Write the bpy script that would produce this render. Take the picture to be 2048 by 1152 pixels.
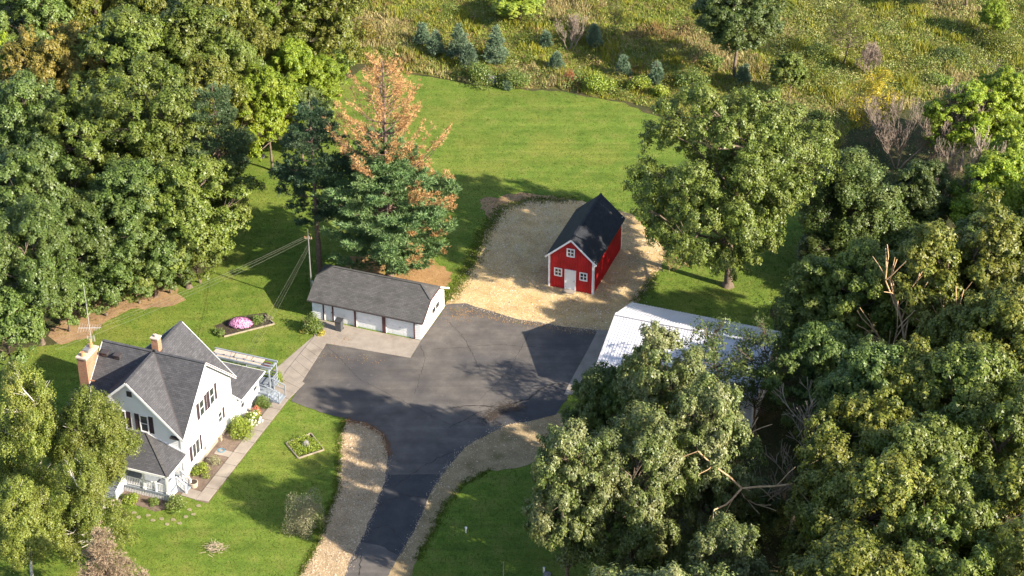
import bpy, math, random
import numpy as np
from math import radians, sin, cos, pi
from mathutils import Vector, Matrix
from mathutils.geometry import tessellate_polygon

for o in list(bpy.data.objects): bpy.data.objects.remove(o)
scene = bpy.context.scene
COL = scene.collection
rs = np.random.RandomState
random.seed(5)

# ------------------------------------------------------------------ camera
CAM_H, PITCH, FPX = 109.0, radians(33.0), 4000.0
cam_d = bpy.data.cameras.new('camera'); cam_d.sensor_width = 36.0
cam_d.lens = FPX / 2048.0 * 36.0
cam_d.clip_start = 1.0; cam_d.clip_end = 9000.0
cam = bpy.data.objects.new('camera', cam_d); COL.objects.link(cam)
cam.location = (0, 0, CAM_H); cam.rotation_euler = (pi/2 - PITCH, 0, 0)
scene.camera = cam

# ------------------------------------------------------------------ light
SUN_EL = radians(29.0); SUN_AZ = radians(-30.0)      # sun stands to the right and a little behind the camera
world = bpy.data.worlds.new('World'); scene.world = world
world.use_nodes = True
wn = world.node_tree.nodes; wl = world.node_tree.links
wn.clear()
sky = wn.new('ShaderNodeTexSky'); sky.sky_type = 'NISHITA'; sky.sun_disc = False
sky.sun_elevation = SUN_EL; sky.sun_rotation = pi/2 - SUN_AZ
sky.air_density = 1.0; sky.dust_density = 1.0
bg = wn.new('ShaderNodeBackground'); bg.inputs['Strength'].default_value = 0.115
wo = wn.new('ShaderNodeOutputWorld')
wl.new(sky.outputs[0], bg.inputs[0]); wl.new(bg.outputs[0], wo.inputs[0])
sd = bpy.data.lights.new('sun', 'SUN'); sd.energy = 5.0; sd.angle = radians(0.55); sd.color = (1.0, 0.91, 0.76)
sun = bpy.data.objects.new('sun', sd); COL.objects.link(sun)
sv = Vector((cos(SUN_EL)*cos(SUN_AZ), cos(SUN_EL)*sin(SUN_AZ), sin(SUN_EL)))
sun.rotation_euler = sv.to_track_quat('Z', 'Y').to_euler(); sun.location = (60, 60, 140)
vs = scene.view_settings
vs.view_transform = 'Standard'; vs.look = 'None'; vs.exposure = 1.32; vs.gamma = 1.0
vs.use_curve_mapping = False

# ------------------------------------------------------------------ ground coordinates of a point of the survey photograph
_s, _c = sin(PITCH), cos(PITCH)
def at(x, y, z=0.0):
    u = (x-1024.0)/FPX; v = (y-576.0)/FPX
    d = (u, _c - v*_s, -_s - v*_c); t = (z-CAM_H)/d[2]
    return Vector((d[0]*t, d[1]*t, z))

# ------------------------------------------------------------------ object helpers
def tag(o, label=None, cat=None, group=None, kind=None):
    if label: o['label'] = label
    if cat: o['category'] = cat
    if group: o['group'] = group
    if kind: o['kind'] = kind
    return o
def empty(name, loc, rz=0.0):
    o = bpy.data.objects.new(name, None); COL.objects.link(o)
    o.location = loc; o.rotation_euler = (0, 0, rz); o.empty_display_size = 0.3
    return o
def link_mesh(name, me, parent=None, loc=None):
    o = bpy.data.objects.new(name, me); COL.objects.link(o)
    if parent: o.parent = parent
    if loc is not None: o.location = loc
    return o
def np_mesh(name, V, F, mat, smooth=False):
    """V (n,3), F (m,k) all faces with k corners"""
    me = bpy.data.meshes.new(name)
    V = np.ascontiguousarray(V, dtype=np.float32); F = np.ascontiguousarray(F, dtype=np.int32)
    m, k = F.shape
    me.vertices.add(len(V)); me.vertices.foreach_set('co', V.ravel())
    me.loops.add(m*k); me.loops.foreach_set('vertex_index', F.ravel())
    me.polygons.add(m)
    me.polygons.foreach_set('loop_start', np.arange(0, m*k, k, dtype=np.int32))
    me.polygons.foreach_set('loop_total', np.full(m, k, dtype=np.int32))
    if smooth: me.polygons.foreach_set('use_smooth', np.ones(m, dtype=bool))
    me.materials.append(mat)
    me.update(calc_edges=True)
    return me

class MB:
    """collects faces, builds ONE mesh with metric UVs"""
    def __init__(s): s.v = []; s.f = []
    def face(s, pts):
        i = len(s.v); s.v += [tuple(p) for p in pts]; s.f.append(tuple(range(i, i+len(pts))))
    def box(s, x0, x1, y0, y1, z0, z1):
        i = len(s.v)
        s.v += [(x0,y0,z0),(x1,y0,z0),(x1,y1,z0),(x0,y1,z0),(x0,y0,z1),(x1,y0,z1),(x1,y1,z1),(x0,y1,z1)]
        for q in ((0,3,2,1),(4,5,6,7),(0,1,5,4),(1,2,6,5),(2,3,7,6),(3,0,4,7)): s.f.append(tuple(i+k for k in q))
        return s
    def bar(s, p, q, w, h, up=(0,0,1)):
        """rectangular bar from p to q: w across, h along up"""
        p = Vector(p); q = Vector(q); d = (q-p).normalized(); up = Vector(up)
        r = d.cross(up)
        if r.length < 1e-4: r = d.cross(Vector((0,1,0)))
        r.normalize(); u = r.cross(d).normalized()
        i = len(s.v)
        for e in (p, q):
            for a, b in ((-1,-1),(1,-1),(1,1),(-1,1)): s.v.append(tuple(e + r*(a*w/2) + u*(b*h/2)))
        for k in ((0,1,2,3),(7,6,5,4),(0,4,5,1),(1,5,6,2),(2,6,7,3),(3,7,4,0)): s.f.append(tuple(i+j for j in k))
        return s
    def slab(s, pts, th):
        """polygon pts as the top face, th thick below"""
        n = len(pts); i = len(s.v)
        pts = [Vector(p) for p in pts]
        nn = (pts[1]-pts[0]).cross(pts[2]-pts[0])
        if nn.z < 0: pts = pts[::-1]
        s.v += [tuple(p) for p in pts] + [(p.x, p.y, p.z-th) for p in pts]
        s.f.append(tuple(range(i, i+n))); s.f.append(tuple(range(i+2*n-1, i+n-1, -1)))
        for k in range(n):
            k2 = (k+1) % n; s.f.append((i+k, i+n+k, i+n+k2, i+k2))
        return s
    def cyl(s, x, y, z0, z1, r0, r1=None, n=12, cap=True):
        if r1 is None: r1 = r0
        i = len(s.v)
        for z, r in ((z0, r0), (z1, r1)):
            for k in range(n): s.v.append((x+r*cos(2*pi*k/n), y+r*sin(2*pi*k/n), z))
        for k in range(n):
            k2 = (k+1) % n; s.f.append((i+k, i+k2, i+n+k2, i+n+k))
        if cap: s.f.append(tuple(range(i+n, i+2*n))); s.f.append(tuple(range(i+n-1, i-1, -1)))
        return s
    def mesh(s, name, mat, smooth=False):
        me = bpy.data.meshes.new(name); me.from_pydata(s.v, [], s.f)
        me.materials.append(mat); me.update()
        uv = me.uv_layers.new(name='UVMap').data
        for p in me.polygons:
            n = p.normal
            if abs(n.z) > 0.995: u = Vector((1,0,0)); v = Vector((0,1,0))
            else:
                u = Vector((-n.y, n.x, 0)).normalized(); v = n.cross(u)
            for li in p.loop_indices:
                co = me.vertices[me.loops[li].vertex_index].co
                uv[li].uv = (co.dot(u), co.dot(v))
            if smooth: p.use_smooth = True
        return me
    def build(s, name, mat, parent=None, loc=None, bevel=0, smooth=False, kind=None):
        o = link_mesh(name, s.mesh(name, mat, smooth), parent, loc)
        if bevel:
            b = o.modifiers.new('bevel', 'BEVEL'); b.width = bevel; b.segments = 2; b.limit_method = 'ANGLE'
        if kind: o['kind'] = kind
        return o

# ------------------------------------------------------------------ material helpers
def new_mat(name):
    m = bpy.data.materials.new(name); m.use_nodes = True
    nt = m.node_tree; nt.nodes.clear()
    out = nt.nodes.new('ShaderNodeOutputMaterial'); p = nt.nodes.new('ShaderNodeBsdfPrincipled')
    nt.links.new(p.outputs[0], out.inputs[0])
    return m, nt, p, out
def N(nt, t, **kw):
    n = nt.nodes.new(t)
    for k, v in kw.items(): setattr(n, k, v)
    return n
def mixc(nt, fac, a, b, mode='MIX'):
    m = N(nt, 'ShaderNodeMix', data_type='RGBA', blend_type=mode)
    for s, v in ((m.inputs[0], fac), (m.inputs[6], a), (m.inputs[7], b)):
        if isinstance(v, (int, float)): s.default_value = v
        elif isinstance(v, tuple): s.default_value = (*v, 1.0)
        else: nt.links.new(v, s)
    return m.outputs[2]
def ramp(nt, fac, stops):
    r = N(nt, 'ShaderNodeValToRGB'); e = r.color_ramp.elements
    while len(e) < len(stops): e.new(0.5)
    for el, (p, c) in zip(e, stops):
        el.position = p; el.color = (*c, 1) if isinstance(c, tuple) else (c, c, c, 1)
    nt.links.new(fac, r.inputs[0]); return r.outputs[0]
def noise(nt, scale, detail=4, rough=0.55, vec=None, dist=0.0):
    n = N(nt, 'ShaderNodeTexNoise'); n.inputs['Scale'].default_value = scale
    n.inputs['Detail'].default_value = detail; n.inputs['Roughness'].default_value = rough
    n.inputs['Distortion'].default_value = dist
    if vec is None:
        g = N(nt, 'ShaderNodeNewGeometry'); vec = g.outputs['Position']
    nt.links.new(vec, n.inputs['Vector']); return n.outputs[0]
def bump(nt, p, h, strength, dist=0.02):
    b = N(nt, 'ShaderNodeBump'); b.inputs['Strength'].default_value = strength; b.inputs['Distance'].default_value = dist
    nt.links.new(h, b.inputs['Height']); nt.links.new(b.outputs[0], p.inputs['Normal'])
def plain(name, c, rough=0.6, var=0.15, scale=3.0, metal=0.0, bs=0.1, spec=0.4):
    m, nt, p, o = new_mat(name)
    n = noise(nt, scale, 5)
    d = tuple(x*(1-var) for x in c); b = tuple(min(1, x*(1+var)) for x in c)
    nt.links.new(ramp(nt, n, [(0.3, d), (0.7, b)]), p.inputs['Base Color'])
    p.inputs['Roughness'].default_value = rough; p.inputs['Metallic'].default_value = metal
    p.inputs['Specular IOR Level'].default_value = spec
    if bs: bump(nt, p, noise(nt, scale*12, 3), bs)
    return m
def ground_mat(name, stops, scale, fine=14.0, finevar=0.35, big=None, rough=0.95, bs=0.4, bd=0.03, streak=None):
    """stops: colour ramp over a mid-scale noise; fine: grain; big: (scale, colour, lo, hi) patches"""
    m, nt, p, o = new_mat(name)
    c = ramp(nt, noise(nt, scale, 6, 0.6), stops)
    if big:
        for (sc, colr, lo, hi) in big:
            f = ramp(nt, noise(nt, sc, 4, 0.55), [(lo, 0.0), (hi, 1.0)])
            c = mixc(nt, f, c, colr)
    if streak:
        gp = N(nt, 'ShaderNodeNewGeometry'); mp = N(nt, 'ShaderNodeMapping'); mp.inputs['Rotation'].default_value = (0, 0, streak[0]); mp.inputs['Scale'].default_value = (streak[1], streak[2], 1)
        nt.links.new(gp.outputs['Position'], mp.inputs[0])
        c = mixc(nt, 1.0, c, ramp(nt, noise(nt, 1.0, 3, 0.6, mp.outputs[0]), [(0.3, 1-streak[3]), (0.7, 1+streak[3])]), 'MULTIPLY')
    g = noise(nt, fine, 3, 0.7)
    f = ramp(nt, g, [(0.28, 1-finevar), (0.72, 1+finevar)])
    c = mixc(nt, 1.0, c, f, 'MULTIPLY')
    nt.links.new(c, p.inputs['Base Color']); p.inputs['Roughness'].default_value = rough
    p.inputs['Specular IOR Level'].default_value = 0.2
    bump(nt, p, g, bs, bd)
    return m
def leaf_mat(name, c1, c2, c3, under=None, trans=0.28, rough=0.45, patch=0.35, spec=0.45):
    """c1..c2 leaf to leaf, c3 in patches; under: colour of the leaf's lower side"""
    m, nt, p, out = new_mat(name)
    g = N(nt, 'ShaderNodeNewGeometry')
    rnd = g.outputs['Random Per Island']
    c = ramp(nt, rnd, [(0.0, c1), (0.6, c2), (0.93, tuple((a*1.0+b*0.5) for a, b in zip(c2, c3))), (1.0, c3)])
    f = ramp(nt, noise(nt, patch, 3, 0.6), [(0.45, 0.0), (0.72, 0.75)])
    c = mixc(nt, f, c, c3)
    oi = N(nt, 'ShaderNodeObjectInfo')
    hs = N(nt, 'ShaderNodeHueSaturation')
    mr = N(nt, 'ShaderNodeMapRange'); mr.inputs['To Min'].default_value = 0.98; mr.inputs['To Max'].default_value = 1.36
    nt.links.new(oi.outputs['Random'], mr.inputs[0]); nt.links.new(mr.outputs[0], hs.inputs['Value'])
    nt.links.new(c, hs.inputs['Color']); c = hs.outputs[0]
    if under: c = mixc(nt, g.outputs['Backfacing'], c, under)
    nt.links.new(c, p.inputs['Base Color'])
    p.inputs['Roughness'].default_value = rough; p.inputs['Specular IOR Level'].default_value = spec
    t = N(nt, 'ShaderNodeBsdfTranslucent')
    nt.links.new(mixc(nt, 0.5, c, (0.16, 0.20, 0.02)), t.inputs[0])
    mx = N(nt, 'ShaderNodeMixShader'); mx.inputs[0].default_value = trans
    nt.links.new(p.outputs[0], mx.inputs[1]); nt.links.new(t.outputs[0], mx.inputs[2])
    nt.links.new(mx.outputs[0], out.inputs[0])
    return m
def brick_mat(name, c1, c2, mortar, w, h, gap=0.02, rough=0.9, var=0.25, bs=0.3):
    m, nt, p, o = new_mat(name)
    uv = N(nt, 'ShaderNodeUVMap')
    b = N(nt, 'ShaderNodeTexBrick'); b.inputs['Scale'].default_value = 1.0
    b.inputs['Brick Width'].default_value = w; b.inputs['Row Height'].default_value = h
    b.inputs['Mortar Size'].default_value = gap; b.inputs['Mortar Smooth'].default_value = 0.2
    b.inputs['Color1'].default_value = (*c1, 1); b.inputs['Color2'].default_value = (*c2, 1); b.inputs['Mortar'].default_value = (*mortar, 1)
    nt.links.new(uv.outputs[0], b.inputs['Vector'])
    f = ramp(nt, noise(nt, 1.2, 5), [(0.3, 1-var), (0.7, 1+var)])
    f2 = ramp(nt, noise(nt, 18.0, 3), [(0.3, 0.8), (0.7, 1.2)])
    c = mixc(nt, 1.0, mixc(nt, 1.0, b.outputs['Color'], f, 'MULTIPLY'), f2, 'MULTIPLY')
    nt.links.new(c, p.inputs['Base Color']); p.inputs['Roughness'].default_value = rough
    p.inputs['Specular IOR Level'].default_value = 0.25
    bump(nt, p, b.outputs['Fac'], -bs, 0.02)
    return m

M = {}
M['forest_floor'] = ground_mat('forest_floor', [(0.3, (0.030, 0.040, 0.012)), (0.5, (0.055, 0.055, 0.02)), (0.7, (0.10, 0.075, 0.035))], 0.5, 6.0, 0.5)
M['lawn'] = ground_mat('lawn', [(0.25, (0.070, 0.124, 0.014)), (0.5, (0.118, 0.170, 0.022)), (0.75, (0.178, 0.192, 0.040))], 0.55, 9.0, 0.38,
                       big=[(0.11, (0.19, 0.19, 0.035), 0.52, 0.8), (1.6, (0.22, 0.19, 0.07), 0.64, 0.8), (0.8, (0.075, 0.13, 0.012), 0.6, 0.75)], bs=0.8, bd=0.06, streak=(0.25, 0.05, 0.9, 0.16))
M['meadow'] = ground_mat('meadow', [(0.3, (0.08, 0.10, 0.018)), (0.5, (0.17, 0.15, 0.04)), (0.72, (0.28, 0.20, 0.08))], 0.25, 5.0, 0.5, bs=1.0, bd=0.15)
M['asphalt'] = ground_mat('asphalt', [(0.25, (0.078, 0.069, 0.063)), (0.5, (0.112, 0.099, 0.090)), (0.78, (0.165, 0.145, 0.126))], 0.55, 20.0, 0.30,
                          big=[(0.16, (0.070, 0.066, 0.068), 0.5, 0.7), (0.9, (0.15, 0.13, 0.11), 0.62, 0.78), (2.2, (0.055, 0.05, 0.047), 0.66, 0.78)], bs=0.35, rough=0.85, streak=(1.25, 0.06, 1.2, 0.12))
M['new_asphalt'] = ground_mat('new_asphalt', [(0.3, (0.044, 0.044, 0.048)), (0.7, (0.070, 0.067, 0.068))], 0.6, 24.0, 0.25, rough=0.8)
M['crack'] = ground_mat('crack', [(0.3, (0.035, 0.031, 0.029)), (0.7, (0.06, 0.053, 0.047))], 2.0)
M['concrete'] = ground_mat('concrete', [(0.3, (0.25, 0.21, 0.175)), (0.7, (0.34, 0.29, 0.24))], 0.8, 20.0, 0.14,
                           big=[(0.5, (0.20, 0.165, 0.13), 0.55, 0.75), (2.5, (0.33, 0.22, 0.12), 0.68, 0.8)], bs=0.15)
M['gravel_bed'] = ground_mat('gravel_bed', [(0.3, (0.35, 0.235, 0.10)), (0.5, (0.49, 0.335, 0.15)), (0.75, (0.61, 0.435, 0.22))], 0.6, 11.0, 0.4,
                             big=[(0.35, (0.50, 0.38, 0.19), 0.5, 0.65)], bs=0.8)
M['grey_gravel'] = ground_mat('grey_gravel', [(0.3, (0.27, 0.19, 0.105)), (0.7, (0.45, 0.325, 0.19))], 0.6, 11.0, 0.4, bs=0.8)
M['sandy_strip'] = ground_mat('sandy_strip', [(0.3, (0.21, 0.15, 0.080)), (0.7, (0.36, 0.265, 0.145))], 0.7, 14.0, 0.3,
                              big=[(0.5, (0.15, 0.125, 0.05), 0.55, 0.75)], bs=0.6)
M['bare_soil'] = ground_mat('bare_soil', [(0.3, (0.20, 0.125, 0.07)), (0.5, (0.30, 0.19, 0.10)), (0.75, (0.36, 0.24, 0.13))], 0.5, 10.0, 0.35,
                            big=[(0.5, (0.15, 0.14, 0.03), 0.6, 0.72)], bs=0.6)
M['needle_litter'] = ground_mat('needle_litter', [(0.3, (0.26, 0.145, 0.06)), (0.7, (0.38, 0.225, 0.10))], 0.7, 12.0, 0.35,
                            big=[(0.6, (0.20, 0.17, 0.04), 0.55, 0.7)])
M['mulch'] = ground_mat('mulch', [(0.3, (0.12, 0.085, 0.065)), (0.7, (0.21, 0.155, 0.12))], 1.5, 14.0, 0.45)
M['leaf_litter'] = ground_mat('leaf_litter', [(0.3, (0.13, 0.06, 0.03)), (0.7, (0.26, 0.13, 0.06))], 1.5, 14.0, 0.45)
M['mud'] = plain('mud', (0.10, 0.075, 0.045), 0.4)
M['pebble'] = None
def stone_mat(name, cs):
    m, nt, p, o = new_mat(name)
    g = N(nt, 'ShaderNodeNewGeometry')
    nt.links.new(ramp(nt, g.outputs['Random Per Island'], [(i/(len(cs)-1), c) for i, c in enumerate(cs)]), p.inputs['Base Color'])
    p.inputs['Roughness'].default_value = 0.85; p.inputs['Specular IOR Level'].default_value = 0.25
    return m
M['pebble'] = stone_mat('pebble', [(0.22, 0.15, 0.09), (0.60, 0.46, 0.30), (0.44, 0.31, 0.18), (0.74, 0.62, 0.47), (0.52, 0.34, 0.21)])
M['grey_pebble'] = stone_mat('grey_pebble', [(0.20, 0.145, 0.10), (0.54, 0.42, 0.29), (0.36, 0.26, 0.17), (0.62, 0.49, 0.35), (0.46, 0.32, 0.20)])
def blade_mat(name, cs, trans=0.25):
    m, nt, p, out = new_mat(name)
    g = N(nt, 'ShaderNodeNewGeometry')
    c = ramp(nt, g.outputs['Random Per Island'], [(i/(len(cs)-1), c) for i, c in enumerate(cs)])
    c = mixc(nt, 1.0, c, ramp(nt, noise(nt, 0.22, 4), [(0.3, 0.75), (0.7, 1.25)]), 'MULTIPLY')
    nt.links.new(c, p.inputs['Base Color']); p.inputs['Roughness'].default_value = 0.7; p.inputs['Specular IOR Level'].default_value = 0.15
    t = N(nt, 'ShaderNodeBsdfTranslucent'); nt.links.new(c, t.inputs[0])
    mx = N(nt, 'ShaderNodeMixShader'); mx.inputs[0].default_value = trans
    nt.links.new(p.outputs[0], mx.inputs[1]); nt.links.new(t.outputs[0], mx.inputs[2]); nt.links.new(mx.outputs[0], out.inputs[0])
    return m
M['lawn_blade'] = blade_mat('lawn_blade', [(0.068, 0.126, 0.012), (0.120, 0.176, 0.021), (0.175, 0.20, 0.034), (0.095, 0.152, 0.015), (0.23, 0.21, 0.065)])
M['green_grass'] = blade_mat('green_grass', [(0.13, 0.18, 0.03), (0.24, 0.27, 0.04), (0.18, 0.23, 0.04), (0.33, 0.30, 0.08)])
M['dry_grass'] = blade_mat('dry_grass', [(0.40, 0.32, 0.15), (0.30, 0.23, 0.10), (0.50, 0.42, 0.22), (0.28, 0.27, 0.08)])
M['brown_weed'] = blade_mat('brown_weed', [(0.22, 0.13, 0.06), (0.30, 0.19, 0.08), (0.18, 0.13, 0.05), (0.26, 0.22, 0.07)])
M['goldenrod'] = blade_mat('goldenrod', [(0.26, 0.25, 0.03), (0.36, 0.32, 0.04), (0.18, 0.21, 0.03), (0.22, 0.25, 0.04)])
M['weed_leaf'] = leaf_mat('weed_leaf', (0.08, 0.130, 0.025), (0.15, 0.205, 0.040), (0.22, 0.23, 0.05))
M['yellow_scrub'] = leaf_mat('yellow_scrub_leaf', (0.14, 0.15, 0.022), (0.24, 0.23, 0.035), (0.30, 0.24, 0.05))
M['brown_scrub'] = leaf_mat('brown_scrub_leaf', (0.17, 0.11, 0.05), (0.26, 0.17, 0.08), (0.30, 0.22, 0.11), spec=0.2)
M['sedge'] = leaf_mat('sedge_leaf', (0.13, 0.18, 0.045), (0.24, 0.27, 0.075), (0.38, 0.32, 0.13))
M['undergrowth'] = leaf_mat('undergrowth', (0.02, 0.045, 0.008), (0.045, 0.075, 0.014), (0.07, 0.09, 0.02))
# foliage
M['oak'] = leaf_mat('oak_leaf', (0.062, 0.098, 0.012), (0.112, 0.150, 0.020), (0.165, 0.178, 0.040), (0.14, 0.17, 0.05))
M['silver_oak'] = leaf_mat('silver_oak_leaf', (0.056, 0.088, 0.016), (0.108, 0.138, 0.028), (0.235, 0.225, 0.100), (0.18, 0.20, 0.08), trans=0.25, rough=0.45, spec=0.5)
M['maple'] = leaf_mat('maple_leaf', (0.055, 0.094, 0.018), (0.098, 0.148, 0.030), (0.145, 0.180, 0.045), (0.13, 0.17, 0.06))
M['lime'] = leaf_mat('lime_leaf', (0.10, 0.175, 0.012), (0.20, 0.275, 0.020), (0.31, 0.34, 0.03), (0.18, 0.25, 0.05), trans=0.35)
M['olive'] = leaf_mat('olive_leaf', (0.072, 0.096, 0.012), (0.132, 0.152, 0.020), (0.200, 0.180, 0.030), (0.17, 0.18, 0.05))
M['amber'] = leaf_mat('amber_leaf', (0.095, 0.090, 0.015), (0.170, 0.145, 0.022), (0.250, 0.175, 0.040), (0.20, 0.17, 0.07))
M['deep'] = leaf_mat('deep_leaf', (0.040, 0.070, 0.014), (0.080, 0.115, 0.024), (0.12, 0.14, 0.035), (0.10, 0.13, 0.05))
M['birch'] = leaf_mat('birch_leaf', (0.095, 0.130, 0.018), (0.165, 0.200, 0.030), (0.24, 0.24, 0.05), (0.22, 0.25, 0.08), trans=0.38)
M['pine'] = leaf_mat('pine_needle', (0.080, 0.145, 0.052), (0.145, 0.235, 0.090), (0.18, 0.24, 0.085), trans=0.2, rough=0.5)
M['scots_pine'] = leaf_mat('scots_pine_needle', (0.035, 0.070, 0.030), (0.075, 0.115, 0.05), (0.10, 0.13, 0.05), trans=0.1)
M['dark_pine'] = leaf_mat('dark_pine_needle', (0.020, 0.048, 0.024), (0.042, 0.080, 0.038), (0.065, 0.09, 0.04), trans=0.08)
M['dead_needle'] = leaf_mat('dead_needle', (0.25, 0.135, 0.060), (0.41, 0.235, 0.098), (0.50, 0.32, 0.155), trans=0.15, spec=0.2)
M['brown_needle'] = leaf_mat('brown_needle', (0.20, 0.140, 0.095), (0.28, 0.205, 0.14), (0.33, 0.26, 0.17), trans=0.1, spec=0.2)
M['spruce'] = leaf_mat('spruce_needle', (0.07, 0.125, 0.075), (0.13, 0.19, 0.115), (0.17, 0.22, 0.13), trans=0.08)
M['grey_shrub'] = leaf_mat('grey_shrub_leaf', (0.13, 0.145, 0.06), (0.22, 0.215, 0.11), (0.30, 0.24, 0.15), (0.34, 0.30, 0.22))
M['bright_shrub'] = leaf_mat('bright_shrub_leaf', (0.10, 0.16, 0.018), (0.20, 0.26, 0.030), (0.28, 0.30, 0.04))
M['green_shrub'] = leaf_mat('green_shrub_leaf', (0.07, 0.12, 0.022), (0.13, 0.19, 0.036), (0.18, 0.20, 0.05))
M['yellow_shrub'] = leaf_mat('yellow_shrub_leaf', (0.24, 0.22, 0.03), (0.36, 0.31, 0.05), (0.42, 0.32, 0.08))
M['yellow_leaf'] = leaf_mat('yellow_leaf', (0.30, 0.25, 0.015), (0.44, 0.36, 0.02), (0.40, 0.26, 0.03), trans=0.35)
M['red_leaf'] = leaf_mat('red_leaf', (0.20, 0.05, 0.03), (0.32, 0.09, 0.05), (0.30, 0.14, 0.06))
M['pink_flower'] = leaf_mat('pink_flower', (0.50, 0.16, 0.36), (0.68, 0.30, 0.52), (0.72, 0.42, 0.60), trans=0.15)
M['white_flower'] = leaf_mat('white_flower', (0.55, 0.60, 0.30), (0.75, 0.75, 0.50), (0.80, 0.78, 0.62), trans=0.15)
M['red_flower'] = leaf_mat('red_flower', (0.50, 0.08, 0.05), (0.60, 0.14, 0.08), (0.55, 0.2, 0.12), trans=0.1)
# bark
M['bark'] = plain('bark', (0.15, 0.11, 0.08), 0.9, 0.4, 4.0, bs=0.6)
M['pine_bark'] = plain('pine_bark', (0.17, 0.11, 0.085), 0.9, 0.4, 5.0, bs=0.6)
M['dead_wood'] = plain('dead_wood', (0.46, 0.36, 0.26), 0.85, 0.3, 4.0, bs=0.3)
M['tan_wood'] = plain('tan_wood', (0.50, 0.33, 0.18), 0.85, 0.3, 4.0, bs=0.3)
M['grey_twig'] = plain('grey_twig', (0.29, 0.225, 0.18), 0.9, 0.3, 4.0, bs=0)
def birch_bark():
    m, nt, p, o = new_mat('birch_bark')
    g = N(nt, 'ShaderNodeNewGeometry'); mp = N(nt, 'ShaderNodeMapping'); mp.inputs['Scale'].default_value = (3, 3, 16)
    nt.links.new(g.outputs['Position'], mp.inputs[0])
    nt.links.new(ramp(nt, noise(nt, 1.0, 4, 0.6, mp.outputs[0]), [(0.36, (0.06, 0.05, 0.04)), (0.44, (0.55, 0.50, 0.43)), (0.8, (0.68, 0.63, 0.55))]), p.inputs['Base Color'])
    p.inputs['Roughness'].default_value = 0.7; return m
M['birch_bark'] = birch_bark()
# buildings
M['shingle'] = brick_mat('grey_shingle', (0.064, 0.063, 0.068), (0.095, 0.092, 0.097), (0.040, 0.040, 0.043), 0.42, 0.16, 0.012, 0.92, 0.12)
M['garage_shingle'] = brick_mat('worn_shingle', (0.076, 0.072, 0.070), (0.108, 0.102, 0.098), (0.052, 0.05, 0.049), 0.42, 0.16, 0.012, 0.92, 0.14)
M['black_roof'] = brick_mat('black_roof', (0.020, 0.022, 0.028), (0.030, 0.032, 0.038), (0.012, 0.013, 0.016), 0.42, 0.16, 0.012, 0.8, 0.2)
M['siding'] = plain('white_siding', (0.80, 0.79, 0.78), 0.55, 0.03, 1.5, bs=0.05)
M['trim'] = plain('white_trim', (0.80, 0.78, 0.77), 0.5, 0.03, 2.0, bs=0)
M['maroon'] = plain('maroon_trim', (0.10, 0.035, 0.035), 0.5, 0.2, 3.0, bs=0)
M['gutter'] = plain('dark_gutter', (0.06, 0.05, 0.05), 0.5, 0.2, 3.0, bs=0)
M['shutter'] = plain('shutter_plum', (0.050, 0.032, 0.040), 0.5, 0.2, 3.0, bs=0)
M['brick'] = brick_mat('pale_brick', (0.33, 0.125, 0.062), (0.43, 0.195, 0.105), (0.36, 0.27, 0.20), 0.22, 0.075, 0.010, 0.9, 0.15)
M['clay'] = plain('clay_pot', (0.48, 0.24, 0.11), 0.8, 0.25, 4.0)
M['cap_stone'] = plain('cap_stone', (0.52, 0.40, 0.33), 0.9, 0.15, 4.0)
M['deck_grey'] = plain('grey_deck_paint', (0.25, 0.275, 0.31), 0.6, 0.12, 3.0, bs=0.1)
M['barn_red'] = plain('barn_red', (0.44, 0.015, 0.018), 0.6, 0.22, 0.9, bs=0.08, spec=0.3)
M['panel_white'] = plain('ribbed_white_metal', (0.60, 0.585, 0.61), 0.38, 0.05, 0.8, bs=0.0, spec=0.5)
M['door_white'] = plain('door_white', (0.78, 0.77, 0.76), 0.5, 0.03, 2.0, bs=0)
M['timber'] = plain('weathered_timber', (0.29, 0.24, 0.17), 0.85, 0.25, 5.0)
M['step_stone'] = plain('step_stone', (0.26, 0.22, 0.13), 0.9, 0.2, 5.0)
M['rock'] = plain('grey_rock', (0.22, 0.20, 0.19), 0.9, 0.25, 5.0)
M['metal'] = plain('grey_metal', (0.30, 0.29, 0.28), 0.45, 0.15, 5.0, metal=0.5, bs=0)
M['pale_metal'] = plain('pale_metal', (0.62, 0.60, 0.58), 0.4, 0.1, 5.0, metal=0.4, bs=0)
M['wire'] = plain('pale_wire', (0.20, 0.19, 0.15), 0.5, 0.1, 1.0, bs=0)
M['black_wire'] = plain('black_wire', (0.05, 0.045, 0.04), 0.5, 0.1, 1.0, bs=0)
M['bin'] = plain('grey_bin', (0.075, 0.078, 0.085), 0.5, 0.15, 4.0, bs=0)
M['bin_lid'] = plain('bin_lid', (0.045, 0.045, 0.048), 0.5, 0.15, 4.0, bs=0)
M['planter'] = plain('buff_planter', (0.50, 0.40, 0.30), 0.8, 0.15, 4.0)
M['soil'] = plain('soil', (0.05, 0.035, 0.025), 0.95, 0.3, 6.0)
M['hose'] = plain('hose', (0.10, 0.22, 0.30), 0.5, 0.1, 3.0, bs=0)
def glass_mat():
    m, nt, p, o = new_mat('window_glass')
    nt.links.new(ramp(nt, noise(nt, 0.8, 3), [(0.3, (0.018, 0.022, 0.025)), (0.7, (0.05, 0.055, 0.06))]), p.inputs['Base Color'])
    p.inputs['Roughness'].default_value = 0.06; p.inputs['Specular IOR Level'].default_value = 0.6
    return m
M['glass'] = glass_mat()

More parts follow.
